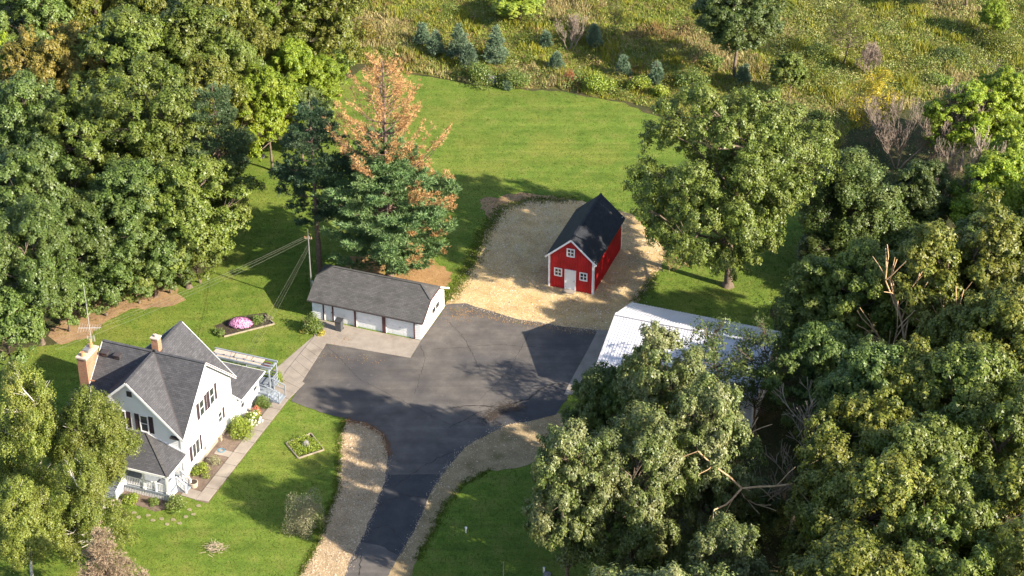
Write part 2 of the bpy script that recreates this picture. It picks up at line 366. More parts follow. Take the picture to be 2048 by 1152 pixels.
# ================================================================== GROUND
def gpoly(px, amp=0.0, step=0.7, seed=1, closed=True):
    """outline given as points of the photograph -> ground outline with an uneven edge"""
    r = rs(seed); P = [at(*p) for p in px]; out = []
    for i in range(len(P)):
        a = P[i]; b = P[(i+1) % len(P)]; d = b-a; n = max(1, int(d.length/step)) if amp else 1
        n = min(n, 60)
        nn = Vector((-d.y, d.x, 0)).normalized()
        for k in range(n):
            q = a + d*(k/n)
            out.append(q + nn*(r.normal()*amp if k else 0))
    return out
def sheet(name, pts, z, mat, kind='structure', parent=None):
    pts = [Vector((p.x, p.y, 0)) for p in pts]
    tris = tessellate_polygon([pts])
    V = [(p.x, p.y, z) for p in pts]; F = []
    for t in tris:
        a, b, c = (pts[i] for i in t)
        F.append(tuple(t) if (b-a).cross(c-a).z > 0 else tuple(reversed(t)))
    me = bpy.data.meshes.new(name); me.from_pydata(V, [], F); me.materials.append(mat); me.update()
    o = link_mesh(name, me, parent)
    if kind: o['kind'] = kind
    return o
def inside(x, y, poly):
    px = np.array([p.x for p in poly]); py = np.array([p.y for p in poly]); r = np.zeros(len(x), bool)
    j = len(px)-1
    for i in range(len(px)):
        if py[i] != py[j]:
            cnd = ((py[i] > y) != (py[j] > y)) & (x < (px[j]-px[i])*(y-py[i])/(py[j]-py[i]) + px[i])
            r ^= cnd
        j = i
    return r
def scatter(poly, dens, seed, holes=()):
    px = [p.x for p in poly]; py = [p.y for p in poly]
    x0, x1, y0, y1 = min(px), max(px), min(py), max(py)
    n = int((x1-x0)*(y1-y0)*dens); r = rs(seed)
    x = r.uniform(x0, x1, n); y = r.uniform(y0, y1, n)
    k = inside(x, y, poly)
    for h in holes: k &= ~inside(x, y, h)
    return x[k], y[k], r
def wob(x, y, seed, wl):
    r = rs(seed); s = 0
    for i in range(7):
        a = r.uniform(0, 2*pi); w = wl*r.uniform(0.6, 1.7)
        s = s + np.sin((x*cos(a)+y*sin(a))*2*pi/w + r.uniform(0, 6.3))
    return s/7**0.5/1.4

# ground sheet to the horizon
gm = bpy.data.meshes.new('ground')
gm.from_pydata([(-4000,-400,0),(4000,-400,0),(4000,7000,0),(-4000,7000,0)], [], [(0,1,2,3)]); gm.materials.append(M['forest_floor'])
tag(link_mesh('ground', gm), kind='structure')

DRIVE = gpoly([(893,610),(930,607),(1040,640),(1140,655),(1200,661),(1176,700),(1140,765),(1130,800),(1112,830),(1060,843),(1010,852),(930,895),
               (895,935),(860,990),(830,1060),(800,1110),(770,1160),(745,1230),(640,1230),(690,1152),(700,1120),(720,1085),(745,1030),(770,960),(776,905),(768,868),
               (735,848),(690,838),(640,825),(582,803),(600,772),(652,688),(700,696),(821,717),(842,682),(890,617)], 0.05, 0.6, 3)
BARNPAD = gpoly([(890,612),(900,588),(918,570),(948,528),(968,470),(1000,422),(1060,402),(1150,402),(1262,428),(1300,468),(1334,500),(1312,548),(1270,606),
                 (1222,660),(1140,660),(1040,645),(930,612)], 0.16, 0.6, 4)
LEFTGRAVEL = gpoly([(690,836),(735,846),(774,868),(782,905),(776,960),(752,1030),(727,1085),(700,1140),(650,1230),(555,1230),(598,1152),(625,1105),(645,1065),
                    (655,1030),(674,985),(676,930),(680,870)], 0.14, 0.6, 5)
RIGHTSTRIP = gpoly([(1010,848),(1060,838),(1112,826),(1150,840),(1120,905),(1040,935),(980,940),(930,965),(890,1010),(860,1070),(835,1120),(815,1160),(790,1230),
                    (740,1230),(765,1160),(795,1110),(825,1060),(855,990),(890,935),(925,895)], 0.14, 0.6, 6)
LAWN = gpoly([(-200,1300),(-200,770),(60,695),(110,690),(200,640),(300,540),(380,560),(455,520),(480,330),(540,290),(640,200),(720,140),(830,150),(960,172),(1130,184),
              (1250,206),(1330,240),(1420,300),(1620,330),(1660,440),(1630,540),(1540,620),(1560,740),(1400,800),(1250,1000),(1240,1300)], 0.2, 0.9, 7)
LEFTBARE = gpoly([(96,672),(118,636),(180,612),(235,590),(305,548),(350,572),(372,600),(330,614),(262,618),(205,648),(180,676),(120,690)], 0.22, 0.6, 8)
LITTER = gpoly([(690,535),(700,512),(770,505),(850,520),(905,545),(890,575),(860,590),(720,560)], 0.25, 0.6, 9)
BARNSOIL = gpoly([(960,400),(1040,385),(1150,400),(1160,420),(1060,408),(1005,425),(975,440)], 0.25, 0.6, 10)
MEADOW = gpoly([(700,128),(830,146),(960,168),(1130,180),(1250,202),(1320,226),(1420,290),(1560,300),(1650,330),(1700,260),(1850,200),(2300,230),(2300,-200),(420,-200),(600,40)], 0.3, 1.5, 11)
sheet('meadow', MEADOW, 0.008, M['meadow'])
sheet('lawn', LAWN, 0.016, M['lawn'])
sheet('bare_earth', LEFTBARE, 0.024, M['bare_soil'])
sheet('pine_litter', LITTER, 0.024, M['needle_litter'])
sheet('barn_soil', BARNSOIL, 0.026, M['bare_soil'])
sheet('barn_yard', BARNPAD, 0.034, M['gravel_bed'])
sheet('gravel_strip', LEFTGRAVEL, 0.034, M['grey_gravel'])
sheet('sandy_verge', RIGHTSTRIP, 0.034, M['sandy_strip'])
drive = sheet('driveway', DRIVE, 0.052, M['asphalt'])
NEWPATCH = gpoly([(1112,830),(1060,843),(1006,852),(985,845),(1010,822),(1062,800),(1100,775),(1128,766),(1142,770),(1134,800)], 0.05, 0.5, 12)
sheet('asphalt_patch', NEWPATCH, 0.057, M['new_asphalt'], None, drive)
NEWDRIVE = gpoly([(776,950),(880,950),(858,992),(830,1058),(796,1112),(760,1092),(722,1084),(748,1028)], 0.04, 0.5, 13)
sheet('asphalt_patch', NEWDRIVE, 0.057, M['new_asphalt'], None, drive)
def strip(name, px, w, z, mat, parent, seed=1, jit=0.06):
    """thin uneven ribbon on the ground along points of the photograph"""
    r = rs(seed); P = []
    for i in range(len(px)-1):
        a = at(*px[i]); b = at(*px[i+1]); n = max(2, int((b-a).length/0.25))
        for k in range(n): P.append(a + (b-a)*(k/n) + Vector((r.normal()*jit, r.normal()*jit, 0)))
    P.append(at(*px[-1])); mb = MB(); L = []; R = []
    for i, p in enumerate(P):
        d = (P[min(i+1, len(P)-1)] - P[max(i-1, 0)]).normalized(); n = Vector((-d.y, d.x, 0)); ww = w*r.uniform(0.3, 1.3)/2
        L.append(p+n*ww); R.append(p-n*ww)
    for i in range(len(P)-1):
        mb.face([(R[i].x,R[i].y,z),(R[i+1].x,R[i+1].y,z),(L[i+1].x,L[i+1].y,z),(L[i].x,L[i].y,z)])
    return mb.build(name, mat, parent)
for i, (pl, w) in enumerate([
    ([(1140,772),(1110,768),(1085,776),(1058,798),(1010,815),(960,812),(905,815)], 0.16), ([(1045,800),(1000,818),(960,824),(900,856)], 0.09),
    ([(742,1020),(800,990),(850,995)], 0.10), ([(722,1086),(745,1060),(775,1050),(800,1078),(812,1090)], 0.08),
    ([(700,1128),(722,1110),(718,1152)], 0.10), ([(895,640),(930,680),(960,740)], 0.05), ([(652,690),(720,760),(900,850)], 0.04),
    ([(860,700),(1000,690),(1130,700)], 0.04), ([(1060,664),(1020,740),(960,800)], 0.04), ([(780,980),(850,930),(905,905)], 0.07), ([(830,790),(850,720),(842,690)], 0.05)]):
    strip('crack', pl, w, 0.061, M['crack'], drive, 20+i)
def drift(px, n, w, mat, seed, label):
    """loose dry leaves and crumbs lying on the asphalt"""
    r = rs(seed); P = [at(*p) for p in px]; L = [(P[i+1]-P[i]).length for i in range(len(P)-1)]; V = []
    for i in range(len(L)):
        m = int(n*L[i]/sum(L)); t = r.rand(m); c = np.stack([P[i].x+(P[i+1].x-P[i].x)*t, P[i].y+(P[i+1].y-P[i].y)*t, np.full(m, 0.066)], 1)
        c[:, :2] += r.normal(size=(m, 2))*w*(0.4+r.rand(m, 1)); a = r.uniform(0, 6.28, m); s = r.uniform(0.03, 0.075, m)
        for k in range(4): V.append(np.stack([c[:, 0]+np.cos(a+k*pi/2)*s*(1 if k % 2 else 0.6), c[:, 1]+np.sin(a+k*pi/2)*s*(1 if k % 2 else 0.6), c[:, 2]+r.uniform(0, 0.03, m)], 1))
    V = np.concatenate([np.stack(V[q*4:q*4+4], 1).reshape(-1, 3) for q in range(len(L))])
    tag(link_mesh('leaf_drift', np_mesh('leaf_drift', V, np.arange(len(V)).reshape(-1, 4), mat)), label, 'leaves', kind='stuff')
drift([(690,842),(728,847),(764,868),(776,890),(778,915)], 900, 0.22, M['leaf_litter'], 41, 'reddish leaves drifted at the tip of the left gravel strip')
drift([(640,712),(700,718),(760,722)], 90, 0.5, M['needle_litter'], 42, 'sparse orange leaves on the asphalt before the garage pad')
drift([(896,618),(930,622),(1000,640),(1100,657),(1190,668)], 700, 0.35, M['needle_litter'], 43, 'orange leaves along the asphalt edge before the barn yard')
drift([(900,640),(925,626),(940,640)], 160, 0.5, M['needle_litter'], 44, 'orange leaves at the asphalt corner beside the garage')
drift([(970,842),(1010,815),(1040,818)], 1500, 0.55, M['soil'], 45, 'dark crumbs and leaves on the broken asphalt near the new patch')
drift([(640,672),(700,680),(660,688)], 120, 0.6, M['needle_litter'], 46, 'few orange leaves on the garage pad')
# concrete
def slabs_between(root, L, R, n, z, mat, gap=0.012, th=0.08):
    """n concrete slabs between two straight edges given in ground coordinates"""
    for k in range(n):
        t0 = (k+gap)/n; t1 = (k+1-gap)/n
        q = [L[0].lerp(L[1], t0), R[0].lerp(R[1], t0), R[0].lerp(R[1], t1), L[0].lerp(L[1], t1)]
        MB().slab([(p.x, p.y, z) for p in q], th).build('slab', mat, root)
HROT = radians(-20.0)
HK = at(372, 963)
def hw(a, b, z=0.0):
    return Vector((HK.x + a*cos(HROT) - b*sin(HROT), HK.y + a*sin(HROT) + b*cos(HROT), z))
walk = sheet('sidewalk', [hw(1.95,-2.05), hw(3.2,-2.05), hw(3.25,14.04), hw(2.0,14.04)], 0.03, M['mulch'])
slabs_between(walk, (hw(2.0,-2.0), hw(2.05,14.0)), (hw(3.12,-1.9), hw(3.2,14.0)), 9, 0.085, M['concrete'])
MB().slab([hw(0.5,-1.9,0.08), hw(1.97,-2.0,0.08), hw(1.97,-0.9,0.08), hw(0.5,-0.8,0.08)], 0.06).build('slab', M['concrete'], walk)
MB().slab([hw(0.5,4.3,0.07), hw(1.97,4.3,0.07), hw(1.97,5.1,0.07), hw(0.5,5.1,0.07)], 0.05).build('slab', M['concrete'], walk)
landing = sheet('landing', [hw(1.1,14.05), hw(3.25,14.05), hw(3.6,16.9), hw(1.1,18.0)], 0.03, M['concrete'])
slabs_between(landing, (hw(1.15,14.08), hw(1.15,17.9)), (hw(3.22,14.08), hw(3.55,16.8)), 3, 0.072, M['concrete'])
path = sheet('path', [at(546,742), at(600,772), at(653,688), at(628,672)], 0.036, M['concrete'])
slabs_between(path, (at(570,746), at(630,672)), (at(600,771), at(653,687)), 6, 0.08, M['concrete'])
pad = sheet('garage_pad', gpoly([(624,650),(632,690),(652,688),(700,696),(821,717),(842,682),(740,662),(640,640)], 0, 1, 1), 0.068, M['concrete'])
apron = sheet('shed_apron', gpoly([(1196,660),(1222,662),(1206,715),(1165,790),(1128,790),(1140,765),(1176,700)], 0, 1, 1), 0.066, M['concrete'])
sheet('planting_bed', [hw(-9.6,-4.4), hw(-7.5,-4.6), hw(-6.2,-3.4), hw(-4.2,-3.4), hw(-4.2,-4.2), hw(-0.5,-4.6), hw(0.5,-3.7), hw(0.5,-1.9), hw(1.95,-1.9), hw(2.0,13.9), hw(0.3,13.9), hw(-1,-1)], 0.022, M['mulch'])

# creek
sheet('creek', gpoly([(1925,128),(1985,118),(2060,124),(2300,150),(2300,175),(2060,150),(1990,148),(1940,140)], 0.2, 1.0, 15), 0.03, M['mud'])

# ---- loose stones
def pebbles(name, poly, dens, s0, s1, mat, seed, z, holes=(), label=None):
    x, y, r = scatter(poly, dens, seed, holes)
    k = wob(x, y, seed+9, 3.5) + r.normal(size=len(x))*0.5 > -0.75
    x = x[k]; y = y[k]; n = len(x)
    s = r.uniform(s0, s1, n)*(1 + (r.rand(n) > 0.93)*0.8)
    a = r.uniform(0, pi, n); el = r.uniform(0.6, 1.0, n)
    V = np.zeros((n, 5, 3)); ca = np.cos(a)*s; sa = np.sin(a)*s
    for j, (u, v) in enumerate(((1,0),(0,1),(-1,0),(0,-1))):
        V[:, j, 0] = x + u*ca - v*sa*el; V[:, j, 1] = y + u*sa + v*ca*el; V[:, j, 2] = z - 0.01
    V[:, 4, 0] = x + r.normal(size=n)*s*0.2; V[:, 4, 1] = y + r.normal(size=n)*s*0.2; V[:, 4, 2] = z + s*r.uniform(0.45, 0.9, n)
    F = (np.arange(n)[:, None, None]*5 + np.array([[0,1,4],[1,2,4],[2,3,4],[3,0,4]])[None]).reshape(-1, 3)
    return tag(link_mesh(name, np_mesh(name, V.reshape(-1, 3), F, mat)), label=label, kind='stuff', cat='gravel')
pebbles('gravel', BARNPAD, 56, 0.035, 0.078, M['pebble'], 51, 0.034, (DRIVE,), label='tan gravel spread in front of and around the red barn')
pebbles('gravel', LEFTGRAVEL, 62, 0.04, 0.085, M['grey_pebble'], 52, 0.034, (DRIVE,), label='coarse gravel strip left of the driveway')
pebbles('gravel', RIGHTSTRIP, 16, 0.03, 0.06, M['pebble'], 53, 0.034, (DRIVE,), label='thin gravel on the sandy verge right of the driveway')

# stones kicked over the edges
def edge_stones(px, n, w, mat, seed, label):
    r = rs(seed); P = [at(*p) for p in px]; xs = []; ys = []
    for i in range(len(P)-1):
        m = max(1, int(n/(len(P)-1))); t = r.rand(m)
        xs.append(P[i].x+(P[i+1].x-P[i].x)*t+r.normal(size=m)*w); ys.append(P[i].y+(P[i+1].y-P[i].y)*t+r.normal(size=m)*w)
    x = np.concatenate(xs); y = np.concatenate(ys); n = len(x); s = r.uniform(0.03, 0.065, n); a = r.uniform(0, pi, n); V = np.zeros((n, 5, 3))
    for j, (u, v) in enumerate(((1,0),(0,1),(-1,0),(0,-1))):
        V[:, j, 0] = x+u*np.cos(a)*s-v*np.sin(a)*s; V[:, j, 1] = y+u*np.sin(a)*s+v*np.cos(a)*s; V[:, j, 2] = 0.03
    V[:, 4, 0] = x; V[:, 4, 1] = y; V[:, 4, 2] = 0.06+s*0.6
    F = (np.arange(n)[:, None, None]*5+np.array([[0,1,4],[1,2,4],[2,3,4],[3,0,4]])[None]).reshape(-1, 3)
    tag(link_mesh('gravel', np_mesh('gravel', V.reshape(-1, 3), F, mat)), label, 'gravel', kind='stuff')
edge_stones([(930,607),(1040,640),(1140,655),(1200,661)], 700, 0.35, M['pebble'], 54, 'loose stones spilled from the barn yard onto the asphalt')
edge_stones([(776,905),(770,960),(745,1030),(720,1085),(690,1152)], 500, 0.22, M['grey_pebble'], 55, 'loose stones spilled from the left gravel strip onto the driveway')
edge_stones([(1060,843),(1010,852),(930,895),(895,935),(860,990),(830,1060),(800,1110)], 500, 0.25, M['pebble'], 56, 'loose stones spilled from the sandy verge onto the driveway')
edge_stones([(918,570),(948,528),(968,470),(1000,422),(1060,402),(1150,402)], 500, 0.35, M['pebble'], 57, 'loose stones in the grass along the barn yard')
edge_stones([(1334,500),(1312,548),(1270,606)], 250, 0.3, M['pebble'], 58, 'loose stones in the grass right of the barn yard')

# ---- grass
def blades(name, x, y, h, w, mat, seed, lean=0.35, per=2, spread=0.06, label=None, cat='grass', z0=0.0):
    r = rs(seed); n = len(x); V = np.zeros((n, per, 3, 3))
    for j in range(per):
        a = r.uniform(0, 2*pi, n); hh = h*r.uniform(0.6, 1.25, n); ww = w*r.uniform(0.7, 1.3, n)
        bx = x + r.normal(size=n)*spread; by = y + r.normal(size=n)*spread
        V[:, j, 0, 0] = bx - np.cos(a)*ww; V[:, j, 0, 1] = by - np.sin(a)*ww
        V[:, j, 1, 0] = bx + np.cos(a)*ww; V[:, j, 1, 1] = by + np.sin(a)*ww
        V[:, j, 2, 0] = bx + r.normal(size=n)*hh*lean; V[:, j, 2, 1] = by + r.normal(size=n)*hh*lean
        V[:, j, 2, 2] = hh; V[:, j, :2, 2] = 0.0
    V[..., 2] += z0
    F = np.arange(n*per*3).reshape(-1, 3)
    return tag(link_mesh(name, np_mesh(name, V.reshape(-1, 3), F, mat)), label=label, cat=cat, kind='stuff')
HARD = (DRIVE, BARNPAD, LEFTGRAVEL, RIGHTSTRIP, LITTER)
x, y, r = scatter(LAWN, 22, 61, HARD + (gpoly([(622,640),(640,700),(842,690),(892,617),(700,560)]),))
dx = x-HK.x; dy = y-HK.y
ha = dx*cos(HROT)+dy*sin(HROT); hb = -dx*sin(HROT)+dy*cos(HROT)
k = ~(((ha > -10) & (ha < 0.5) & (hb > -4.3) & (hb < 15.6)) | ((ha > 0.3) & (ha < 3.25) & (hb > -2.1) & (hb < 17.5)))
k &= ~inside(x, y, [at(546,742), at(600,772), at(653,688), at(628,672)])
k &= ~(inside(x, y, LEFTBARE) & (r.rand(len(x)) < 0.85))
k &= ~((y > 190) & (r.rand(len(x)) < 0.35))
blades('lawn_grass', x[k], y[k], np.full(k.sum(), 0.085), 0.05, M['lawn_blade'], 62, 0.5, 2, 0.07, label='short mown grass of the yard lawn')
# taller rough grass along lawn and gravel edges
def edge_pts(px, n, width, seed):
    r = rs(seed); P = [at(*p) for p in px]; L = [(P[i+1]-P[i]).length for i in range(len(P)-1)]; tot = sum(L); xs = []; ys = []
    for i in range(len(L)):
        m = int(n*L[i]/tot); t = r.rand(m)
        xs.append(P[i].x + (P[i+1].x-P[i].x)*t + r.normal(size=m)*width); ys.append(P[i].y + (P[i+1].y-P[i].y)*t + r.normal(size=m)*width)
    return np.concatenate(xs), np.concatenate(ys)
ex, ey = [], []
for i, (pl, n, w) in enumerate([([(890,600),(918,568),(946,526),(966,470),(1000,420)], 2600, 0.45), ([(598,1152),(625,1105),(645,1065),(655,1030),(674,985),(676,930),(680,870),(690,838)], 1500, 0.16),
        ([(1312,548),(1270,606)], 400, 0.25), ([(835,1120),(860,1070),(890,1010),(930,965),(980,940)], 700, 0.2), ([(1000,420),(1060,400),(1150,400)], 700, 0.4)]):
    a, b = edge_pts(pl, n, w, 70+i); ex.append(a); ey.append(b)
ex = np.concatenate(ex); ey = np.concatenate(ey)
blades('rough_grass', ex, ey, np.full(len(ex), 0.13), 0.06, M['lawn_blade'], 76, 0.5, 3, 0.1, label='taller unmown grass fringing the gravel edges')
# meadow
x, y, r = scatter(MEADOW, 9.0, 81)
near = y < 300
x = x[near]; y = y[near]; n = len(x)
n1 = wob(x, y, 82, 16); n2 = wob(x, y, 83, 9); n3 = wob(x, y, 84, 5)
hgt = np.clip(0.42 + 0.28*n3 + 0.2*n1, 0.2, 1.1)
right = np.clip((x-25)/30, 0, 1)                     # reed and grass flat towards the creek
tp = r.normal(size=n)*0.2
dry = (n1 + tp + 0.15 > 0.55); brown = (~dry) & (n2 + tp - 1.5*right > 0.60); gold = (~dry) & (~brown) & (n3 + tp > 0.35)
green = ~(dry | brown | gold)
for nm, kk, mt, hs, wd, lb in (('green_meadow_grass', green, 'green_grass', 1.0, 0.075, 'green and yellowish tall meadow grass behind the lawn'),
                   ('dry_meadow_grass', dry, 'dry_grass', 1.05, 0.07, 'straw-coloured dry grass patches in the meadow'),
                   ('brown_weeds', brown, 'brown_weed', 1.35, 0.07, 'rust-brown seeding weeds in the meadow'),
                   ('goldenrod', gold, 'goldenrod', 1.3, 0.075, 'yellow-green goldenrod stands in the meadow')):
    blades(nm, x[kk], y[kk], hgt[kk]*hs, wd, M[mt], 85, 0.33, 4, 0.16, label=lb, cat='meadow plants')

# ================================================================== VEGETATION GENERATORS
def unit(v): return v/np.maximum(np.linalg.norm(v, axis=-1, keepdims=True), 1e-9)
def leaf_quads(P, Nn, size, r, asp=0.62):
    n = len(P); q = r.normal(size=(n, 3)); Nn = unit(Nn)
    u = unit(np.cross(Nn, q)); v = np.cross(Nn, u)
    s = (size*r.uniform(0.65, 1.35, n))[:, None]*0.5
    V = np.stack([P-u*s, P-v*s*asp, P+u*s, P+v*s*asp], 1).reshape(-1, 3)
    return V
def tri_mesh(name, V, mat): return np_mesh(name, V, np.arange(len(V)).reshape(-1, 3), mat)
def leaf_tris(P, Nn, size, r):
    n = len(P); q = r.normal(size=(n, 3)); Nn = unit(Nn)
    u = unit(np.cross(Nn, q)); v = np.cross(Nn, u)
    s = (size*r.uniform(0.6, 1.4, n))[:, None]; w = s*r.uniform(0.32, 0.5, (n, 1))
    return np.stack([P-u*s*0.42-v*w, P-u*s*0.42+v*w, P+u*s*0.6], 1)[:, ::-1].reshape(-1, 3)
def quads_mesh(name, V, mat): return np_mesh(name, V, np.arange(len(V)).reshape(-1, 4), mat)
def tube_mesh(name, segs, mat, sides=5):
    """segs (n,8): p0 p1 r0 r1"""
    S = np.asarray(segs, float); n = len(S); p0 = S[:, :3]; p1 = S[:, 3:6]; d = unit(p1-p0)
    ref = np.where(np.abs(d[:, 2:3]) > 0.9, np.array([[1., 0, 0]]), np.array([[0, 0, 1.]]))
    u = unit(np.cross(d, ref)); v = np.cross(d, u)
    V = np.zeros((n, 2*sides, 3))
    for k in range(sides):
        o = u*cos(2*pi*k/sides) + v*sin(2*pi*k/sides)
        V[:, k] = p0 + o*S[:, 6:7]; V[:, sides+k] = p1 + o*S[:, 7:8]
    f = [[k, (k+1) % sides, sides+(k+1) % sides, sides+k] for k in range(sides)]
    F = (np.arange(n)[:, None, None]*2*sides + np.array(f)[None]).reshape(-1, 4)
    return np_mesh(name, V.reshape(-1, 3), F, mat, True)
def seg(a, b, r0, r1): return [a[0],a[1],a[2],b[0],b[1],b[2],r0,r1]
def bent(a, b, r0, r1, r, n=3, w=0.12):
    a = np.array(a, float); b = np.array(b, float); L = np.linalg.norm(b-a); pts = [a]
    for i in range(1, n): pts.append(a + (b-a)*i/n + r.normal(size=3)*L*w/n**0.5)
    pts.append(b); out = []
    for i in range(n):
        out.append(seg(pts[i], pts[i+1], r0+(r1-r0)*i/n, r0+(r1-r0)*(i+1)/n))
    return out, pts
def lump(r, D, n=9, amp=0.22):
    """uneven radius over directions D"""
    s = np.ones(len(D))
    for i in range(n):
        c = unit(r.normal(size=3)); s += amp*r.uniform(-0.8, 1)*np.exp(-(1-D@c)*r.uniform(3, 9))
    return s
def broadleaf(seed, R=6.0, H=16.0, base=0.22, nclump=110, per=300, leaf=0.225, cr=(0.9, 1.6), top=1.0, droop=0.0, trunk_r=0.28, flat=0.88, fill=0.25, lobe=0.3, holes=0.0):
    """returns leaf vertices and branch segments of a tree with crown radius R and height H"""
    r = rs(seed)
    z0 = H*base; zc = (z0+H)/2; hz = (H-z0)/2
    D = unit(r.normal(size=(nclump, 3))); D[:, 2] = np.where(D[:, 2] < -0.8, -D[:, 2], D[:, 2]); D = unit(D)
    rad = np.where(r.rand(nclump) < fill, r.uniform(0.25, 0.75, nclump), r.uniform(0.78, 1.0, nclump))
    rad *= lump(r, D, 12, lobe)
    C = D*rad[:, None]*np.array([R-1.0, R-1.0, hz-0.8]); C[:, 2] += zc
    # broader at mid height, tapering up
    t = np.clip((C[:, 2]-z0)/(H-z0), 0, 1); w = 1.0 - (1-top)*t
    C[:, :2] *= w[:, None]
    if holes:
        k = r.rand(nclump) > holes; C = C[k]; D = D[k]
    n = len(C)
    rc = r.uniform(cr[0], cr[1], n)
    cnt = (per*(rc/np.mean(cr))**2).astype(int)
    idx = np.repeat(np.arange(n), cnt); m = len(idx)
    d = unit(r.normal(size=(m, 3))); d[:, 2] = np.where((d[:, 2] < -0.3) & (r.rand(m) < 0.85), -d[:, 2], d[:, 2]); rr = rc[idx]*np.clip(1 - np.abs(r.normal(size=m))*0.28, 0.1, 1.05)
    # leaves sit in tufts on the outside of each limb's clump
    ns = 16; sd_ = unit(r.normal(size=(n, ns, 3))); sd_[..., 2] = np.where(sd_[..., 2] < -0.45, -sd_[..., 2], sd_[..., 2])
    pick = r.randint(0, ns, m); ds = sd_[idx, pick]
    tr_ = r.uniform(0.55, 1.0, (n, ns))[idx, pick]*rc[idx]
    d2 = unit(r.normal(size=(m, 3)))
    off = ds*tr_[:, None] + d2*(0.30*rc[idx]*np.clip(np.abs(r.normal(size=m))*0.45+0.45, 0, 1.2))[:, None]
    off[:, 2] *= flat
    P = C[idx] + off
    d = unit(ds*0.75 + d2*0.8)
    if droop: P[:, 2] -= droop*np.abs(r.normal(size=m))*rc[idx]
    cd = unit(C - np.array([0, 0, zc]))
    Nn = d*1.0 + cd[idx]*0.25 + r.normal(size=(m, 3))*0.35 + np.array([0, 0, 0.22])
    V = leaf_tris(P, Nn, leaf, r)
    segs = []; zt = H*(base+0.12)
    s, pts = bent((0, 0, -0.2), (r.normal()*0.3, r.normal()*0.3, zt), trunk_r, trunk_r*0.72, r, 3, 0.04); segs += s; fork = pts[-1]
    s, pts = bent(fork, (r.normal()*0.8, r.normal()*0.8, H*0.82), trunk_r*0.7, 0.05, r, 4, 0.08); segs += s; spine = pts
    segs.append(seg((0,0,-0.2), (0,0,0.5), trunk_r*1.7, trunk_r))
    for i in r.permutation(n)[:42]:
        c = C[i]; tz = np.clip(c[2]-np.linalg.norm(c[:2])*0.75, z0*0.75, H*0.75)
        a = spine[0] if tz < zt else spine[min(3, int((tz-zt)/(H*0.82-zt)*4))]
        a = np.array([a[0], a[1], max(tz, min(a[2], zt))])
        s, pts = bent(a, c, trunk_r*0.34*r.uniform(0.7, 1.2), 0.025, r, 3, 0.14); segs += s
        for j in range(3):
            e = c + unit(r.normal(size=3))*rc[i]*1.0; segs.append(seg(pts[2], e, 0.028, 0.012))
    return V, segs
PROTO = {}
def proto(name, **kw):
    bark = kw.pop('bark', 'bark')
    V, segs = broadleaf(**kw)
    PROTO[name] = (tri_mesh(name+'_crown', V, M['oak']), tube_mesh(name+'_trunk', segs, M[bark], 6), kw.get('R', 6.0), kw.get('H', 16.0))
GROUP_OF = {}
def plant(proto_name, loc, R, H, rz, name, label, cat, leafmat=None, barkmat=None, group=None, crown_name='crown'):
    cm, tm, r0, h0 = PROTO[proto_name]
    root = empty(name, loc, 0); tag(root, label, cat, group)
    sc = (R/r0, R/r0, H/h0)
    c = link_mesh(crown_name, cm, root); c.scale = sc; c.rotation_euler = (0, 0, rz)
    if leafmat:
        c.material_slots[0].link = 'OBJECT'; c.material_slots[0].material = M[leafmat]
    if tm:
        t = link_mesh('trunk', tm, root); t.scale = sc; t.rotation_euler = (0, 0, rz)
        if barkmat:
            t.material_slots[0].link = 'OBJECT'; t.material_slots[0].material = M[barkmat]
    return root

def branching(r, p, d, L, rad, depth, out, up=0.25, spread=0.6, split=(2, 4), shrink=(0.6, 0.82), minr=0.008, ncut=3):
    p = np.array(p, float); d = unit(np.array(d, float)); n = ncut
    q = p; dd = d
    for i in range(n):
        dd = unit(dd + r.normal(size=3)*0.13 + np.array([0, 0, up*0.12]))
        e = q + dd*L/n
        ra = rad*(1-0.35*i/n); rb = rad*(1-0.35*(i+1)/n)
        out.append(seg(q, e, max(ra, minr), max(rb, minr)))
        if depth > 0 and i < n-1 and r.rand() < 0.75:
            nd = unit(dd + unit(r.normal(size=3))*spread*1.2 + np.array([0, 0, up*0.4]))
            branching(r, e, nd, L*r.uniform(*shrink)*0.8, rad*0.5, depth-1, out, up, spread, split, shrink, minr, ncut)
        q = e
    if depth > 0:
        for k in range(r.randint(*split)):
            nd = unit(dd + unit(r.normal(size=3))*spread + np.array([0, 0, up]))
            branching(r, q, nd, L*r.uniform(*shrink), rad*0.6, depth-1, out, up, spread, split, shrink, minr, ncut)
def bare_tree(name, label, cat, loc, H, seed, mat, stems=1, depth=5, spread=0.55, up=0.35, rad=0.14, lean=(0, 0), first=0.3, minr=0.012, group=None, twig=None):
    r = rs(seed); out = []
    for s in range(stems):
        a = r.uniform(0, 2*pi); d0 = np.array([lean[0]+0.35*cos(a)*(stems > 1), lean[1]+0.35*sin(a)*(stems > 1), 1.0])
        branching(r, (0.25*cos(a)*(stems > 1), 0.25*sin(a)*(stems > 1), -0.1), d0, H*first, rad*(1.0 if stems == 1 else 0.7), depth, out, up, spread, minr=minr)
    S = np.array(out); zmax = S[:, 5].max(); f = H/zmax; S[:, :6] *= f
    big = S[:, 6] > rad*0.24
    root = empty(name, loc); tag(root, label, cat, group)
    link_mesh('trunk', tube_mesh('bare_trunk', S[big], mat, 6), root)
    tag(link_mesh('branches', tube_mesh('bare_branches', S[~big], twig or mat, 3), root), kind='stuff')
    return root
